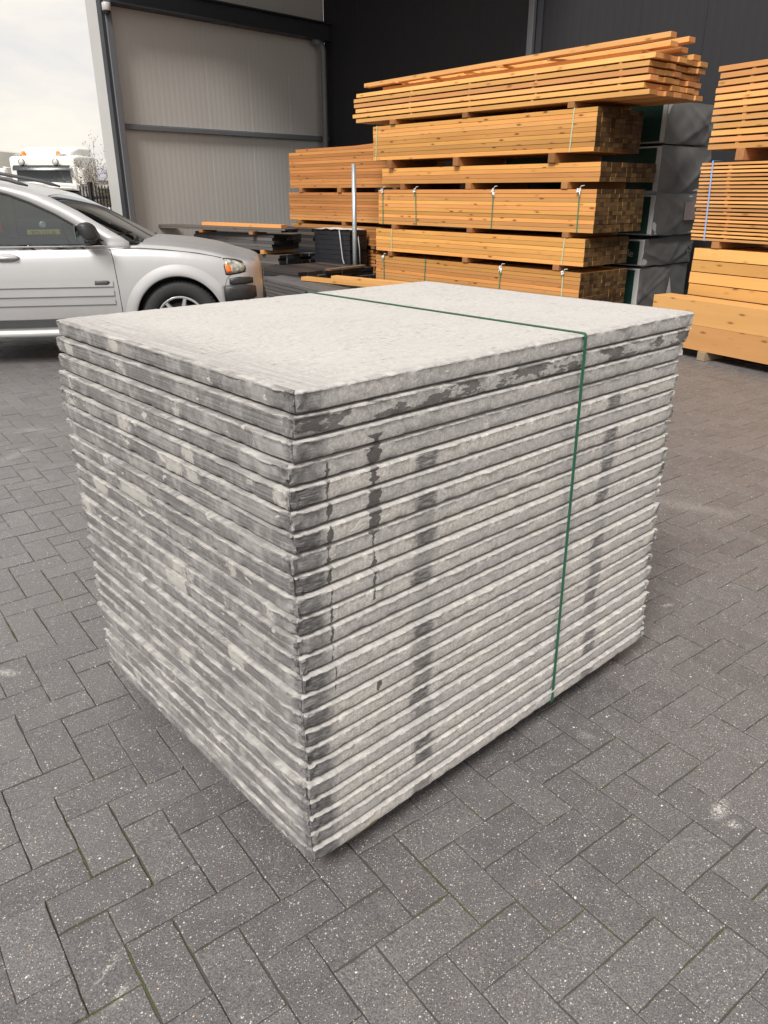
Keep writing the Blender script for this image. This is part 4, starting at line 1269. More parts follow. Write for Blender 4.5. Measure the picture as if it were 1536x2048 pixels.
class SUV:
    """five-door off-roader; local X to the rear from the front axle, Y to the right-hand side, Z up"""
    BX = [-.93, -.90, -.82, -.70, -.55, -.30, 0, .5, 1.4, 2.4, 3.1, 3.5, 3.74, 3.86, 3.90]
    BW = [.50, .60, .745, .835, .885, .925, .94, .94, .945, .945, .94, .915, .87, .82, .78]
    SX = [-.93, -.90, -.82, -.70, -.60, -.45, -.30, 0, .30, .55, 1.4, 2.4, 3.2, 3.7, 3.9]
    SZ = [.80, .845, .872, .893, .91, .945, .978, 1.022, 1.042, 1.045, 1.04, 1.06, 1.09, 1.10, 1.08]
    OUT = [(.40, 1.08), (.60, 1.205), (.82, 1.34), (1.07, 1.465), (1.4, 1.555), (1.8, 1.62), (2.2, 1.65), (2.8, 1.65), (3.25, 1.62), (3.52, 1.56), (3.68, 1.39), (3.80, 1.09)]
    WIN = [[(.625, 1.050), (.70, 1.120), (.83, 1.207), (1.02, 1.317), (1.22, 1.410), (1.4, 1.477), (1.62, 1.533), (1.74, 1.555), (1.80, 1.050)],
           [(1.92, 1.055), (1.88, 1.570), (2.2, 1.590), (2.68, 1.585), (2.74, 1.070)],
           [(2.86, 1.075), (2.80, 1.580), (3.15, 1.560), (3.42, 1.505), (3.55, 1.345), (3.45, 1.125)]]
    def __init__(s, root, paint, front_window_glass, rear_glass):
        s.e = root; s.paint = paint
        s.body(); s.cabin(front_window_glass, rear_glass)
    def hw(s, x): return interp(s.BX, s.BW, x)
    def sh(s, x): return interp(s.SX, s.SZ, x)
    def sect(s, x):
        W_ = s.hw(x); zb = s.sh(x)
        zl = .30 if x > -.7 else .30 + (-.7 - x) * .35
        return [(.80 * W_, zl - .04), (.955 * W_, zl), (.972 * W_, .40), (.992 * W_, .52), (W_, min(.66, zb - .10)), (.997 * W_, zb - .26 if zb > .95 else zb * .75), (.985 * W_, zb - .13), (.955 * W_, zb - .035), (.91 * W_, zb)]
    def y_at(s, x, z):
        p = [q for q in s.sect(x)[1:]]
        zs = []; ys = []
        for (y, zz) in p:
            if not zs or zz > zs[-1] + 1e-4: zs.append(zz); ys.append(y)
        return interp(zs, ys, z)
    def yg(s, z):
        t = max(0, (z - 1.04) / .62)
        return .885 - .225 * t ** 1.15
    def body(s):
        xs = [-.93, -.925, -.91, -.88] + [-.84 + .035 * k for k in range(136)]
        xs = [x for x in xs if x <= 3.9] + [3.9]
        rows = []
        for x in xs:
            zb = s.sh(x); W_ = s.hw(x)
            zlo = s.sect(x)[1][1]
            half = []
            N = 16
            for k in range(N + 1):
                z = zlo + (zb - zlo) * k / N
                half.append((s.y_at(x, z), z))
            crown = .048 if x < .35 else .0
            # bonnet / deck
            deck = zb + crown if x < .42 else max(zb - .24, zb + crown - (x - .42) * 2)
            if x > 3.5: deck = zb - .05
            half += [(.86 * W_, zb + crown * .25 if x < .42 else min(zb, deck + .02)), (.70 * W_, zb + crown * .62 if x < .42 else deck), (.40 * W_, zb + crown * .9 if x < .42 else deck), (0, deck if x >= .42 else zb + crown)]
            half = [(.55 * W_, zlo - .03), (.9 * W_, zlo - .02)] + half
            ring = [(x, y, z) for (y, z) in half] + [(x, -y, z) for (y, z) in reversed(half[:-1])]
            rows.append(ring)
        m = MB()
        m.grid(rows, close=True)
        n = len(rows[0])
        m.add(rows[0], [tuple(range(n))[::-1]]); m.add(rows[-1], [tuple(range(n))])
        o = m.build('body_shell', s.paint, s.e)
        bm = bmesh.new(); bm.from_mesh(o.data); bmesh.ops.remove_doubles(bm, verts=bm.verts, dist=1e-5); bmesh.ops.recalc_face_normals(bm, faces=bm.faces); bm.to_mesh(o.data); bm.free()
        cuts = []
        for x in (0, 2.86):
            for sd in (-1, 1):
                c = MB(); n_ = 40
                ra = .405
                lo = [(x + ra * math.cos(2 * math.pi * k / n_), sd * .60, .365 + ra * math.sin(2 * math.pi * k / n_) * 1.02) for k in range(n_)]
                hi = [(p[0], sd * 1.2, p[2]) for p in lo]
                c.grid([lo, hi], close=True); c.add(lo, [tuple(range(n_))]); c.add(hi, [tuple(range(n_))[::-1]])
                co = c.build('arch_cutter', M_BLKPL)
                cuts.append(co)
                md = o.modifiers.new('b', 'BOOLEAN'); md.operation = 'DIFFERENCE'; md.object = co; md.solver = 'EXACT'
        o.parent = None
        apply_mods(o)
        o.parent = s.e
        for co in cuts: bpy.data.objects.remove(co)
        o.data.materials.clear(); o.data.materials.append(s.paint); o.data.materials.append(M_BLKPL)
        for p in o.data.polygons:
            p.use_smooth = True
            c = p.center
            inside = abs(p.normal.y) < .6 and abs(c.y) < .955 and min(math.hypot(c.x, c.z - .365), math.hypot(c.x - 2.86, c.z - .365)) < .425 and c.z < .80
            p.material_index = 1 if (inside or (abs(p.normal.y) > .9 and abs(c.y) < .62)) else 0
        o.data.set_sharp_from_angle(angle=R(32))
        # arch flares
        for x in (0, 2.86):
            for sd in (-1, 1):
                rows = []
                for k in range(41):
                    a = R(-12 + 204 * k / 40)
                    row = []
                    for (r, off) in ((.402, -.03), (.403, .012), (.415, .016), (.445, .014), (.475, .008), (.505, .0012)):
                        px, pz = x + r * math.cos(a), .365 + r * math.sin(a) * 1.02
                        px = min(max(px, -.9), 3.85)
                        pz2 = min(max(pz, .31), s.sh(px) - .06)
                        row.append((px, sd * (s.y_at(px, pz2) + off), pz))
                    rows.append(row)
                m = MB(); m.grid(rows)
                m.build('wheel_arch', s.paint, s.e, fixn=False)
        for x in (0, 2.86):
            for sd in (-1, 1):
                wheel(s.e, x, sd * .80, side=sd)
    def strip(s, name, pts, w, off, mat, parent=None, sides=(-1, 1), close=False):
        """narrow ribbon lying on the body side along a path of (x, z)"""
        for sd in sides:
            rows = [[], []]
            for i, (x, z) in enumerate(pts):
                a = pts[max(0, i - 1)]; b = pts[min(len(pts) - 1, i + 1)]
                dx, dz = b[0] - a[0], b[1] - a[1]; l = math.hypot(dx, dz) or 1
                nx, nz = -dz / l * w / 2, dx / l * w / 2
                for k, sg in ((0, 1), (1, -1)):
                    X, Z = x + nx * sg, z + nz * sg
                    rows[k].append((X, sd * (s.y_at(X, min(Z, s.sh(X))) + off), Z))
            m = MB(); m.grid(rows, smooth=True)
            m.build(name, mat, parent or s.e, fixn=False)
    def patch(s, name, poly, off, mat, sides=(-1, 1), parent=None, depth=0.0, n=6):
        """filled outline (x, z) lying on the body side, standing proud by off"""
        for sd in sides:
            m = MB()
            vs = [(x, sd * (s.y_at(x, min(z, s.sh(x))) + off), z) for x, z in poly]
            cx = sum(p[0] for p in poly) / len(poly); cz = sum(p[1] for p in poly) / len(poly)
            mids = [((p[0] + cx) / 2, (p[1] + cz) / 2) for p in poly]
            vs += [(x, sd * (s.y_at(x, min(z, s.sh(x))) + off * 1.3), z) for x, z in mids]
            vs.append((cx, sd * (s.y_at(cx, cz) + off * 1.4), cz))
            k = len(poly)
            fs = []
            for i in range(k):
                j = (i + 1) % k
                fs += [(i, j, k + j, k + i), (k + i, k + j, 2 * k)]
            base = [(x, sd * (s.y_at(x, min(z, s.sh(x))) - .004), z) for x, z in poly]
            b0 = len(vs); vs += base
            for i in range(k):
                j = (i + 1) % k
                fs.append((i, b0 + i, b0 + j, j))
            m.add(vs, fs, 0, True)
            m.build(name, mat, parent or s.e)
    def cabin(s, fg, rg):
        def dens(poly, close=True):
            out = []
            n = len(poly)
            for i in range(n if close else n - 1):
                a, b = poly[i], poly[(i + 1) % n]
                k = max(1, int(math.hypot(b[0] - a[0], b[1] - a[1]) / .07))
                for j in range(k):
                    t = j / k
                    out.append((a[0] + (b[0] - a[0]) * t, a[1] + (b[1] - a[1]) * t))
            if not close: out.append(poly[-1])
            return out
        # smooth outline
        xs = [p[0] for p in s.OUT]
        top = dens(s.OUT, False)
        base = dens([(3.80, 1.09), (2.4, 1.03), (.40, 1.03)], False)[1:]
        outer = top + base
        holes = [dens(w) for w in s.WIN]
        flat = [Vector((x, z, 0)) for x, z in outer]
        tris = tessellate_polygon([flat] + [[Vector((x, z, 0)) for x, z in h] for h in holes])
        allp = outer + [p for h in holes for p in h]
        for sd in (-1, 1):
            m = MB()
            m.add([(x, sd * s.yg(z), z) for x, z in allp], [tuple(t) for t in tris], 0, True)
            o = m.build('window_surround', s.paint, s.e)
            md = o.modifiers.new('thick', 'SOLIDIFY'); md.thickness = .03; md.offset = -1
            md.use_even_offset = False
            for wi, h in enumerate(holes):
                m = MB()
                t2 = tessellate_polygon([[Vector((x, z, 0)) for x, z in h]])
                m.add([(x, sd * (s.yg(z) - .008), z) for x, z in h], [tuple(t) for t in t2], 0, True)
                m.build('side_window', fg if wi == 0 else rg, s.e)
                # black rubber round the glass
                rows = []
                cx = sum(p[0] for p in h) / len(h); cz = sum(p[1] for p in h) / len(h)
                n = len(h)
                ins, outr = [], []
                for i, (x, z) in enumerate(h):
                    a = h[i - 1]; b = h[(i + 1) % n]
                    dx, dz = b[0] - a[0], b[1] - a[1]; l = math.hypot(dx, dz) or 1
                    nx, nz = dz / l, -dx / l
                    if (cx - x) * nx + (cz - z) * nz < 0: nx, nz = -nx, -nz
                    ins.append((x + nx * .016, sd * (s.yg(z + nz * .016) - .003), z + nz * .016))
                    outr.append((x - nx * .003, sd * (s.yg(z - nz * .003) + .0035), z - nz * .003))
                m = MB(); m.grid([ins, outr], close=True, smooth=False)
                m.build('window_seal', M_SEAM, s.e, fixn=False)
            # bright strip under the windows
            m = MB()
            m.tube([(.61, sd * (s.yg(1.05) + .014), 1.046), (1.8, sd * (s.yg(1.05) + .016), 1.044), (3.4, sd * (s.yg(1.06) + .014), 1.07)], .0075, 6)
            m.build('belt_trim', M_CHROME, s.e)
        # roof and screens between the two sides
        def cross(x, z, bul, crown, n=13, ins=0.0):
            yg = s.yg(z) - ins
            return [(x - bul * (1 - (2 * k / (n - 1) - 1) ** 2), yg * (2 * k / (n - 1) - 1), z + crown * (1 - (2 * k / (n - 1) - 1) ** 2)) for k in range(n)]
        roofpts = [p for p in top if p[0] >= 1.07 and p[0] <= 3.53]
        m = MB(); m.grid([cross(x, z, .05 * max(0, 1 - (x - 1.07) / .5), .022) for x, z in roofpts])
        o = m.build('roof', s.paint, s.e, fixn=False)
        wpts = [p for p in top if p[0] <= 1.09]
        m = MB(); m.grid([cross(x, z, .05 + (.16 * (1.09 - x)), .022 * (x - .4) / .69, ins=.035) for x, z in wpts])
        m.build('windscreen', M_GLASS, s.e, fixn=False)
        rpts = [p for p in top if p[0] >= 3.50]
        m = MB(); m.grid([cross(x, z, -.05, .03, ins=.10) for x, z in rpts])
        m.build('rear_window', M_DGLASS, s.e, fixn=False)
        m = MB(); m.grid([cross(x - .02, z - .01, -.03, .02, ins=.0) for x, z in rpts]); m.build('tailgate_frame', s.paint, s.e, fixn=False)
        # roof rails
        for sd in (-1, 1):
            pts = [(x, sd * (s.yg(z) - .05), z + .035 + .02 * math.sin(math.pi * min(1, max(0, (x - 1.15) / 2.2)))) for x, z in [p for p in top if 1.2 <= p[0] <= 3.35]]
            m = MB(); m.tube(pts, [.008] + [.017] * (len(pts) - 2) + [.008], 8)
            m.build('roof_rail', M_DKPL, s.e)
        # interior: dash, seats, wheel
        m = MB().box((.50, -.74, .80), (.95, .74, 1.0), .05)
        m.build('dashboard', M_INT, s.e)
        for yy in (-.37, .37):
            m = MB().box((1.55, yy - .25, .55), (2.05, yy + .25, .80), .05).box((1.95, yy - .24, .75), (2.12, yy + .24, 1.34), .05).box((2.0, yy - .13, 1.36), (2.09, yy + .13, 1.52), .03)
            m.build('seat', M_INT, s.e)
        m = MB()
        ring = [(1.13 + .07 * math.sin(a), -.37 + .19 * math.cos(a), 1.02 + .18 * math.sin(a)) for a in [2 * math.pi * k / 24 for k in range(25)]]
        m.tube(ring, .015, 6, caps=False)
        m.build('steering_wheel', M_BLKPL, s.e)

def seam(v, pts, w=.006):
    v.strip('shut_line', pts, w, .0018, M_SEAM)

# --- silver car parked beside the slabs
CAR_AZ = 80.0
ex = azv(CAR_AZ + 180)
car_loc = Vector((-1.920, 7.30, 0)) + azv(170.0) * (-.94)
car = empty('parked_car', car_loc, rz_for(CAR_AZ + 180), 'silver off-road car parked behind the slab stack, nose to the right', 'car')
v = SUV(car, M_SILVER, M_GLASS, M_GLASS)
seam(v, [(.585, 1.035), (.565, 1.0), (.55, .93), (.54, .80), (.53, .66), (.525, .50), (.525, .40)])
seam(v, [(1.86, 1.07), (1.87, .9), (1.875, .6), (1.86, .40)])
seam(v, [(.525, .405), (1.0, .40), (1.86, .402)], .005)
seam(v, [(-.42, .93), (-.2, .975), (.1, 1.01), (.33, 1.025), (.45, 1.025)], .0045)      # bonnet edge
seam(v, [(-.72, .80), (-.62, .785), (-.52, .775), (-.47, .74), (-.435, .66), (-.415, .58)], .005)  # bumper joint
# ribbed lower door mouldings
for (z, w) in ((.725, .055), (.645, .055), (.565, .05)):
    for (x0, x1) in ((.575, 1.83), (1.90, 2.38)):
        v.strip('door_moulding', [(x0, z), (x0 + .02, z)] + [(x0 + .02 + (x1 - x0 - .04) * k / 12, z) for k in range(1, 12)] + [(x1 - .02, z), (x1, z)], w, .011, M_SILVER)
        v.strip('moulding_shadow_gap', [(x0, z - w / 2 - .006), ((x0 + x1) / 2, z - w / 2 - .006), (x1, z - w / 2 - .006)], .010, .003, plain('moulding_gap', (.28, .28, .28), .6))
v.patch('badge', [(.62, .715), (.60, .735), (.615, .75), (.73, .75), (.735, .715)], .016, M_DKPL)
v.strip('sill_cladding', [(.45, .385), (1.4, .375), (2.44, .38)], .075, .005, M_DKPL)
for sd in (-1, 1):
    m = MB()
    m.tube([(.42, sd * .90, .30), (.5, sd * .955, .295), (1.4, sd * .97, .295), (2.35, sd * .96, .30), (2.42, sd * .90, .30)], .034, 10)
    m.build('side_step', plain('step_silver', (.5, .5, .49), .4, .4), car)
# handles
for sd in (-1, 1):
    for hx in (1.46, 2.42):
        v.patch('handle_recess', [(hx + .115 * math.cos(a), .955 + .038 * math.sin(a)) for a in [2 * math.pi * k / 18 for k in range(18)]], .0015, plain('recess', (.30, .30, .30), .5), sides=(sd,))
        y = v.y_at(hx, .955)
        m = MB().tube([(hx - .105, sd * (y + .002), .957), (hx - .085, sd * (y + .03), .957), (hx + .07, sd * (y + .03), .957), (hx + .10, sd * (y + .004), .957)], [.011, .014, .014, .011], 8)
        m.build('door_handle', M_SILVER, car)
# headlamps and indicators
HL = [(-.445, .915), (-.50, .912), (-.58, .90), (-.66, .88), (-.70, .86), (-.705, .83), (-.685, .805), (-.62, .795), (-.56, .79), (-.50, .785), (-.47, .79), (-.455, .86)]
v.patch('lamp_frame', [(x + (.012 if x > -.56 else -.012), z + (.012 if z > .87 else -.012)) for x, z in HL], .003, M_BLKPL)
v.patch('headlight', HL, .009, M_LAMP)
v.patch('indicator', [(-.462, .885), (-.475, .88), (-.50, .865), (-.525, .85), (-.53, .815), (-.56, .797), (-.50, .795), (-.475, .797), (-.463, .85)], .0165, M_ORANGE)
# black bumper corner and lower grille
v.patch('bumper_insert', [(-.50, .745), (-.62, .755), (-.74, .75), (-.80, .74), (-.80, .69), (-.70, .685), (-.55, .685), (-.50, .69)], .012, M_BLKPL)
v.patch('bumper_guard', [(-.42, .68), (-.55, .685), (-.72, .68), (-.83, .66), (-.84, .56), (-.75, .53), (-.55, .53), (-.43, .54)], .035, M_BLKPL)
m = MB().box((-.97, -.50, .44), (-.90, .50, .58), .02); m.build('front_bumper', M_BLKPL, car)
m = MB().box((-.945, -.36, .60), (-.915, .36, .79), .015); m.build('grille', M_BLKPL, car)
m = MB()
for k in range(7):
    m.box((-.955, -.33 + k * .105, .61), (-.944, -.315 + k * .105, .78))
m.build('grille_bars', M_CHROME, car)
# mirror
for sd in (-1, 1):
    m = MB()
    rows = []
    for k in range(9):
        t = k / 8
        x = .64 + .15 * t
        sc_ = (math.sin(math.pi * min(1, max(0, (t * .86 + .10)))) ** .45)
        ring = []
        for a in range(18):
            th = 2 * math.pi * a / 18
            cy, cz = math.copysign(abs(math.cos(th)) ** .38, math.cos(th)), math.copysign(abs(math.sin(th)) ** .38, math.sin(th))
            ring.append((x + .02 * cz, sd * (1.045 + .115 * cy * sc_), 1.175 + .078 * cz * sc_ + .0 * t))
        rows.append(ring)
    m.grid(rows, close=True)
    m.add(rows[0], [tuple(range(18))]); m.add(rows[-1], [tuple(range(18))])
    m.tube([(.70, sd * .86, 1.09), (.70, sd * .93, 1.095), (.715, sd * .99, 1.12)], [.035, .03, .026], 8)
    mo = m.build('door_mirror', M_BLKPL, car)
    MB().box((.803, sd * 1.045 - .09, 1.115), (.806, sd * 1.045 + .09, 1.235), .001).build('mirror_glass', M_CHROME, mo)
    m = MB().add([(.61, sd * .882, 1.085), (.72, sd * .862, 1.155), (.78, sd * .878, 1.085)], [(0, 1, 2)])
    m.build('mirror_sail', M_BLKPL, car)
# wipers and cowl
m = MB().box((.30, -.72, 1.05), (.50, .72, 1.085), .01); m.build('cowl', M_BLKPL, car)
m = MB()
for yy in (-.45, .3):
    m.tube([(.36, yy, 1.10), (.44, yy + .32, 1.16), (.55, yy + .55, 1.24)], .009, 6)
m.tube([(.36, .70, 1.09), (.34, .72, 1.105), (.36, .74, 1.12)], .015, 6)
m.build('wiper', M_BLKPL, car)
m = MB().tube([(2.2, 0, 1.72), (2.3, 0, 1.78), (2.33, 0, 1.83)], [.03, .02, .008], 8); m.build('aerial', M_SILVER, car)
for sd in (-1, 1):
    v.patch('tail_light', [(3.70, 1.06), (3.80, 1.06), (3.84, .95), (3.80, .72), (3.72, .74)], .01, M_REDL, sides=(sd,))
MB().box((3.90, -.82, .45), (3.96, .82, .66), .02).build('rear_bumper', M_DKPL, car)

# shorten the nose: the overhang in front of the wheel
def nose(o):
    if o.type == 'MESH':
        for q in o.data.vertices:
            if q.co.x < -.40: q.co.x = -.40 + (q.co.x + .40) * .74
for o in car.children:
    if not o.name.startswith('wheel.') and o.name != 'wheel': nose(o)

# --- dark car with pale roof seen from behind, beyond the silver one
c2_az = -25.0
c2 = empty('parked_car', (0, 0, 0), rz_for(c2_az + 180), 'dark car with white roof seen from behind beyond the silver car', 'car')
# its tail (local x = 3.9) stands at (-5.5, 13)
tail = Vector((-5.50, 13.0, 0))
c2.location = tail - azv(c2_az + 180) * 3.9 * .94
c2.scale = (.94, .94, .97)
v2 = SUV(c2, M_BLKCAR, M_DGLASS, M_DGLASS)
for ch in c2.children:
    if ch.name.startswith('roof') and not ch.name.startswith('roof_rail'):
        ch.data.materials.clear(); ch.data.materials.append(M_WHITE)
m = MB()
rows = []
for k in range(5):
    x = 3.42 + .07 * k
    rows.append([(x, -.66 + 1.32 * i / 10, 1.668 - .008 * k + .03 * (1 - (i / 5 - 1) ** 2)) for i in range(11)])
m.grid(rows)
rows2 = [[(p[0], p[1], p[2] - .035) for p in r] for r in rows]; m.grid(rows2)
m.grid([rows[-1], rows2[-1]])
m.build('roof_spoiler', M_WHITE, c2, fixn=False)
MB().box((3.885, -.70, .72), (3.91, .70, 1.12), .01).build('tailgate', M_BLKCAR, c2)
e2 = MB().lathe([(0, 3.935), (.046, 3.935), (.054, 3.93), (.056, 3.915)], 28, 'x', c=(0, 0, 1.04)).build('emblem', plain('emblem_ring', (.62, .66, .70), .25, .3), c2)
for q in range(4):
    mm = MB()
    arc = [R(90 * q + 90 * k / 6) for k in range(7)]
    mm.add([(3.9365, 0, 1.04)] + [(3.9365, .031 * math.cos(a), 1.04 + .031 * math.sin(a)) for a in arc], [(0, i, i + 1) for i in range(1, 7)])
    mm.build('emblem_quarter', plain('emblem_blue', (.10, .25, .42), .3) if q % 2 == 0 else plain('emblem_white', (.8, .8, .8), .3), c2)
pl = MB().box((3.925, -.26, .855), (3.94, .26, .965), .003).build('number_plate', plain('yellow_plate', (.74, .50, .07), .4), c2)
t = link('lettering', text_mesh('RD-121-R', .095, M_SEAM), parent=pl, loc=(3.9412, 0, .91), rot=(R(90), 0, R(90)))
for sd in (-1, 1):
    MB().box((3.87, sd * .62 - .14, .92), (3.915, sd * .62 + .14, 1.06), .02).build('tail_light', M_REDL, c2)
MB().box((3.86, -.85, .42), (3.97, .85, .70), .03).build('rear_bumper', M_BLKCAR, c2)

# --- white lorry cab far left
TX, TY = -12.75, 31.0
tr = empty('lorry', (TX, TY, 0), R(0), 'white lorry cab with orange beacons and round roof lamps behind the parked cars', 'lorry')
# local: front faces -Y
def cab_ring(y, hw0, z0, z1, rad=.12):
    pts = []
    for (cx, cz, a0) in ((hw0 - rad, z1 - rad, 0), (-hw0 + rad, z1 - rad, 90), (-hw0 + rad, z0 + rad, 180), (hw0 - rad, z0 + rad, 270)):
        for k in range(5):
            a = R(a0 + 90 * k / 4)
            pts.append((cx + rad * math.cos(a), y, cz + rad * math.sin(a)))
    return pts
m = MB()
rows = [cab_ring(0.0, 1.16, .5, 2.62), cab_ring(.05, 1.22, .45, 2.70), cab_ring(.5, 1.245, .45, 2.76), cab_ring(2.2, 1.245, .45, 2.78)]
m.grid(rows, close=True); n = len(rows[0]); m.add(rows[0], [tuple(range(n))]); m.add(rows[-1], [tuple(range(n))])
m.build('cab', M_WHITE, tr)
rows = [cab_ring(.42, .90, 2.55, 2.80, .08), cab_ring(.62, 1.0, 2.55, 2.95, .1), cab_ring(1.1, 1.08, 2.55, 3.06, .12), cab_ring(2.1, 1.12, 2.55, 3.08, .12)]
m = MB(); m.grid(rows, close=True); n = len(rows[0]); m.add(rows[0], [tuple(range(n))]); m.add(rows[-1], [tuple(range(n))])
m.build('roof_box', M_WHITE, tr)
m = MB().add([(-1.02, -.012, 1.72), (1.02, -.012, 1.72), (.98, -.012, 2.34), (-.98, -.012, 2.34)], [(0, 1, 2, 3)]).add([(-1.02, -.05, 1.75), (0, -.06, 1.73), (1.02, -.05, 1.75), (.97, -.03, 2.30), (0, -.04, 2.31), (-.97, -.03, 2.30)], [(0, 1, 4, 5), (1, 2, 3, 4)])
m.build('windscreen', plain('lorry_glass', (.06, .075, .08), .06, var=.3, scale=2), tr)
m = MB(); rows = [[(x, -.07 - .12 * (1 - (x / 1.05) ** 2) - dy, z) for x in [-1.06 + .106 * k * 2 for k in range(11)]] for (dy, z) in ((0, 2.40), (.10, 2.33), (.13, 2.22))]
m.grid(rows); m.build('sun_visor', plain('smoked_visor', (.03, .033, .036), .25), tr, fixn=False)
for x in (-.68, .58):
    e3 = MB().lathe([(0, -.09), (.085, -.085), (.10, -.07), (.10, .0), (.05, .05)], 18, 'y', c=(x, -.14, 2.50)).build('roof_lamp', plain('lamp_glass', (.6, .6, .58), .15, .3), tr)
    MB().lathe([(.10, -.075), (.112, -.08), (.115, -.03), (.10, -.02)], 18, 'y', c=(x, -.14, 2.50)).tube([(x, -.1, 2.42), (x, -.05, 2.34)], .03, 6).build('lamp_rim', M_BLKPL, tr)
    MB().box((x - .16, -.15, 2.335), (x + .16, -.06, 2.37)).build('lamp_bracket', M_BLKPL, tr)
for x in (-.80, .50):
    MB().lathe([(0, .17), (.06, .165), (.075, .12), (.08, .0)], 14, 'z', c=(x, .38, 2.73)).build('beacon', plain('beacon_orange', (.85, .22, .03), .25), tr)
    s_ = -1 if x < 0 else 1
    m = MB()
    for k in range(3):
        m.tube([(x + s_ * (.11 + .09 * k), .20, 2.78 - .01 * k), (x + s_ * (.11 + .09 * k), .5, 2.77)], [.042, .02], 8)
    m.build('air_horn', M_CHROME, tr)
for s_ in (-1, 1):
    MB().box((s_ * 1.45 - .12, -.18, 1.72), (s_ * 1.45 + .12, .02, 2.30), .04).tube([(s_ * 1.2, .05, 2.3), (s_ * 1.45, -.08, 2.34)], .02, 6).tube([(s_ * 1.2, .05, 1.75), (s_ * 1.45, -.08, 1.70)], .02, 6).build('mirror', M_WHITE, tr)
    for yy in (1.3,):
        w_ = MB().lathe([(.0, -.15), (.3, -.15), (.5, -.15), (.52, -.1), (.52, .1), (.5, .15), (0, .15)], 24, 'x', c=(s_ * 1.05, yy, .52)).build('wheel', M_RUBBER, tr)
m = MB().box((-1.0, -.03, .75), (1.0, .01, 1.60), .01)
for k in range(4): m.box((-.95, -.045, .85 + .18 * k), (.95, -.031, .93 + .18 * k))
m.build('grille', M_DKPL, tr)
MB().box((-1.22, -.08, .40), (1.22, .1, .78), .05).build('bumper', M_WHITE, tr)
for s_ in (-1, 1): MB().box((s_ * .85 - .22, -.095, .52), (s_ * .85 + .22, -.081, .70), .004).build('headlight', M_LAMP, tr)
MB().box((-1.2, 2.5, .9), (1.2, 8.5, 1.2)).build('chassis', M_DKPL, tr)
m = MB()
for (x, z) in ((-1.05, .52), (1.05, .52)):
    for yy in (6.0, 7.4): m.lathe([(0, -.15), (.5, -.15), (.52, 0), (.5, .15), (0, .15)], 20, 'x', c=(x, yy, z))
m.build('rear_wheels', M_RUBBER, tr)
# pale trailer behind on the left
tl = empty('trailer', (-16.9, 33.5, 0), 0, 'tall cream trailer body at the left edge behind the lorry', 'trailer')
MB().box((-1.25, 0, .95), (1.25, 9, 3.05), .05).build('box_body', plain('cream_trailer', (.68, .66, .60), .5, var=.06, scale=1), tl)
MB().box((-1.1, .2, .55), (1.1, 8.8, .949)).build('chassis', M_DKPL, tl)
m = MB()
for x in (-1.0, 1.0):
    for yy in (1.5, 6.5, 7.8): m.lathe([(0, -.15), (.48, -.15), (.5, 0), (.48, .15), (0, .15)], 20, 'x', c=(x, yy, .5))
m.build('wheels', M_RUBBER, tl)
# ------------------------------------------------------------------ fence, bare bush and buildings beyond
M_FENCE = plain('black_fence_paint', (.012, .012, .013), .5)
F0 = Vector((-5.35, 16.4, 0)); F1 = Vector((-9.2, 18.6, 0))
fd = (F1 - F0).normalized(); fl = (F1 - F0).length + 4
fe = empty('bar_fence', F0, math.atan2(fd.y, fd.x), 'black steel bar fence beside the grey corner column', 'fence')
me = MB().box((-.011, -.011, .08), (.011, .011, 1.60), .002).mesh('bar', M_FENCE)
k = 0
x = 0.13
while x < fl:
    if min(abs(x - j * .74) for j in range(20)) > .05:
        link('bar', me, parent=fe, loc=(x, 0, 0))
    x += .092
mp = MB().box((-.04, -.04, 0), (.04, .04, 1.68), .005).mesh('post', M_FENCE)
for j in range(int(fl / .74) + 1):
    link('post', mp, parent=fe, loc=(j * .74, 0, 0))
for z in (.22, 1.36):
    MB().box((0, -.028, z), (fl, -.012, z + .05)).build('fence_rail', M_FENCE, fe)

# bare bush with a few dry leaves
M_TWIG = plain('bare_twigs', (.10, .08, .06), .9, var=.3)
M_DRY = plain('dry_leaves', (.16, .12, .06), .9, var=.4, scale=8)
def bare_bush(name, x, y, h, n, seed, label):
    r = random.Random(seed)
    e = empty(name, (x, y, 0), 0, label, 'bush', 'bare bushes behind the fence')
    tw = MB(); lf = MB()
    def grow(p, d, L, rad, lev):
        pts = [p]; q = p.copy()
        for _ in range(4):
            d = (d + Vector((r.gauss(0, .13), r.gauss(0, .13), .06))).normalized()
            q = q + d * L / 4; pts.append(q.copy())
        tw.tube(pts, [rad, rad * .85, rad * .7, rad * .6, rad * .45], 5, caps=False)
        if lev < 3:
            for _ in range(r.choice((3, 4))):
                b_ = pts[r.choice((2, 3, 4))]
                dd = (d + Vector((r.gauss(0, .5), r.gauss(0, .5), r.gauss(.1, .25)))).normalized()
                grow(b_, dd, L * r.uniform(.45, .7), rad * .5, lev + 1)
        else:
            for _ in range(5):
                c = pts[r.choice((1, 2, 3, 4))] + Vector((r.gauss(0, .02), r.gauss(0, .02), r.gauss(0, .02)))
                a = Vector((r.gauss(0, 1), r.gauss(0, 1), r.gauss(0, 1))).normalized() * .019
                b_ = a.orthogonal().normalized() * .010
                lf.add([c - a, c + b_, c + a, c - b_], [(0, 1, 2, 3)])
    for _ in range(n):
        a = r.uniform(0, 6.28)
        grow(Vector((.15 * math.cos(a), .15 * math.sin(a), -.03)), Vector((.32 * math.cos(a), .32 * math.sin(a), 1)).normalized(), h * r.uniform(.45, .6), .017, 0)
    tw.build('trunk', M_TWIG, e, fixn=False)
    lf.build('crown', M_DRY, e, fixn=False)
bare_bush('bare_bush', -7.7, 22.5, 2.35, 8, 3, 'tall bare bush right of the lorry, nearest the corner column')
bare_bush('bare_bush', -8.6, 23.5, 2.1, 7, 5, 'lower bare bush left of the tall one behind the fence')

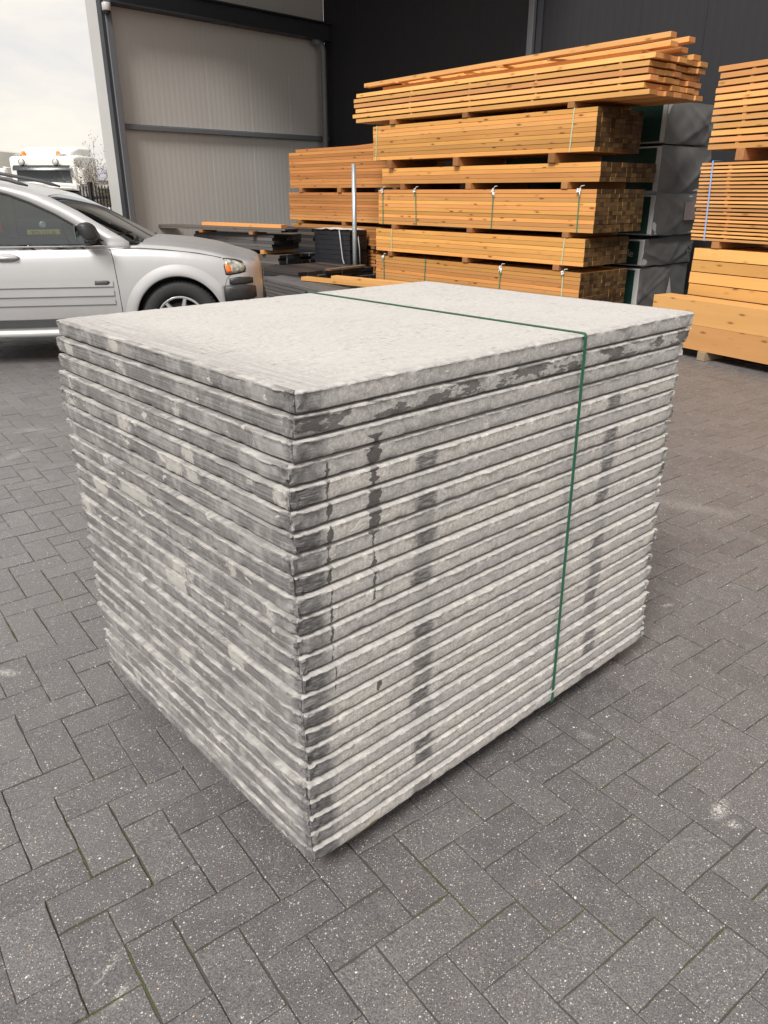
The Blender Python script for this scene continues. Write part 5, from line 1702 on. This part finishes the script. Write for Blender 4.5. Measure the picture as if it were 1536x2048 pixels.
# low hedge mass behind the fence
hv, hf = [], []
r = random.Random(9)
for _ in range(9000):
    x = r.uniform(-14, -5.2); y = 25 + r.gauss(0, .35); z = abs(r.gauss(0, .45)) * 1.0
    if z > 1.35: continue
    a = Vector((r.gauss(0, 1), r.gauss(0, 1), r.gauss(0, 1))).normalized() * .05; b_ = a.orthogonal().normalized() * .03
    c = Vector((x, y, z)); b0 = len(hv)
    hv += [tuple(c - a), tuple(c + b_), tuple(c + a), tuple(c - b_)]; hf.append((b0, b0 + 1, b0 + 2, b0 + 3))
me = bpy.data.meshes.new('undergrowth'); me.from_pydata(hv, [], hf); me.materials.append(plain('undergrowth', (.10, .11, .06), .9, var=.5, scale=3))
tag(link('undergrowth', me), 'low brown green undergrowth behind the bar fence', 'undergrowth', kind='stuff')

# distant halls
def hall(loc, rz, L, D, zw, zr, label, wallc, roofc, nwin):
    e = empty('distant_hall', loc, rz, label, 'building', 'distant halls beyond the fence')
    MB().box((0, 0, 0), (L, D, zw)).build('wall', plain('hall_wall', wallc, .7, var=.06, scale=.4), e)
    m = MB()
    m.add([(-.3, -.3, zw), (L + .3, -.3, zw), (L + .3, D / 2, zr), (-.3, D / 2, zr), (-.3, D + .3, zw), (L + .3, D + .3, zw)], [(0, 1, 2, 3), (3, 2, 5, 4), (0, 3, 4), (1, 5, 2), (0, 4, 5, 1)])
    m.build('roof', plain('hall_roof', roofc, .6, var=.08, scale=.5), e)
    me = MB().box((-.5, -.04, .9), (.5, -.005, 1.7)).mesh('window', M_DGLASS)
    for k in range(nwin):
        link('window', me, parent=e, loc=(L * (k + .5) / nwin, 0, 0))
hall((-27.5, 62, 0), R(-6), 16, 12, 2.25, 3.25, 'low white hall with grey roof beyond the bare bush', (.66, .65, .63), (.27, .28, .32), 6)
hall((-21.5, 70, 0), R(12), 14, 10, 2.6, 3.9, 'second low hall with brownish roof behind the bare bush', (.6, .58, .55), (.30, .27, .25), 5)
hall((-70, 85, 0), R(-3), 40, 15, 2.6, 3.3, 'long low hall far left behind the lorry', (.55, .55, .54), (.33, .33, .35), 10)
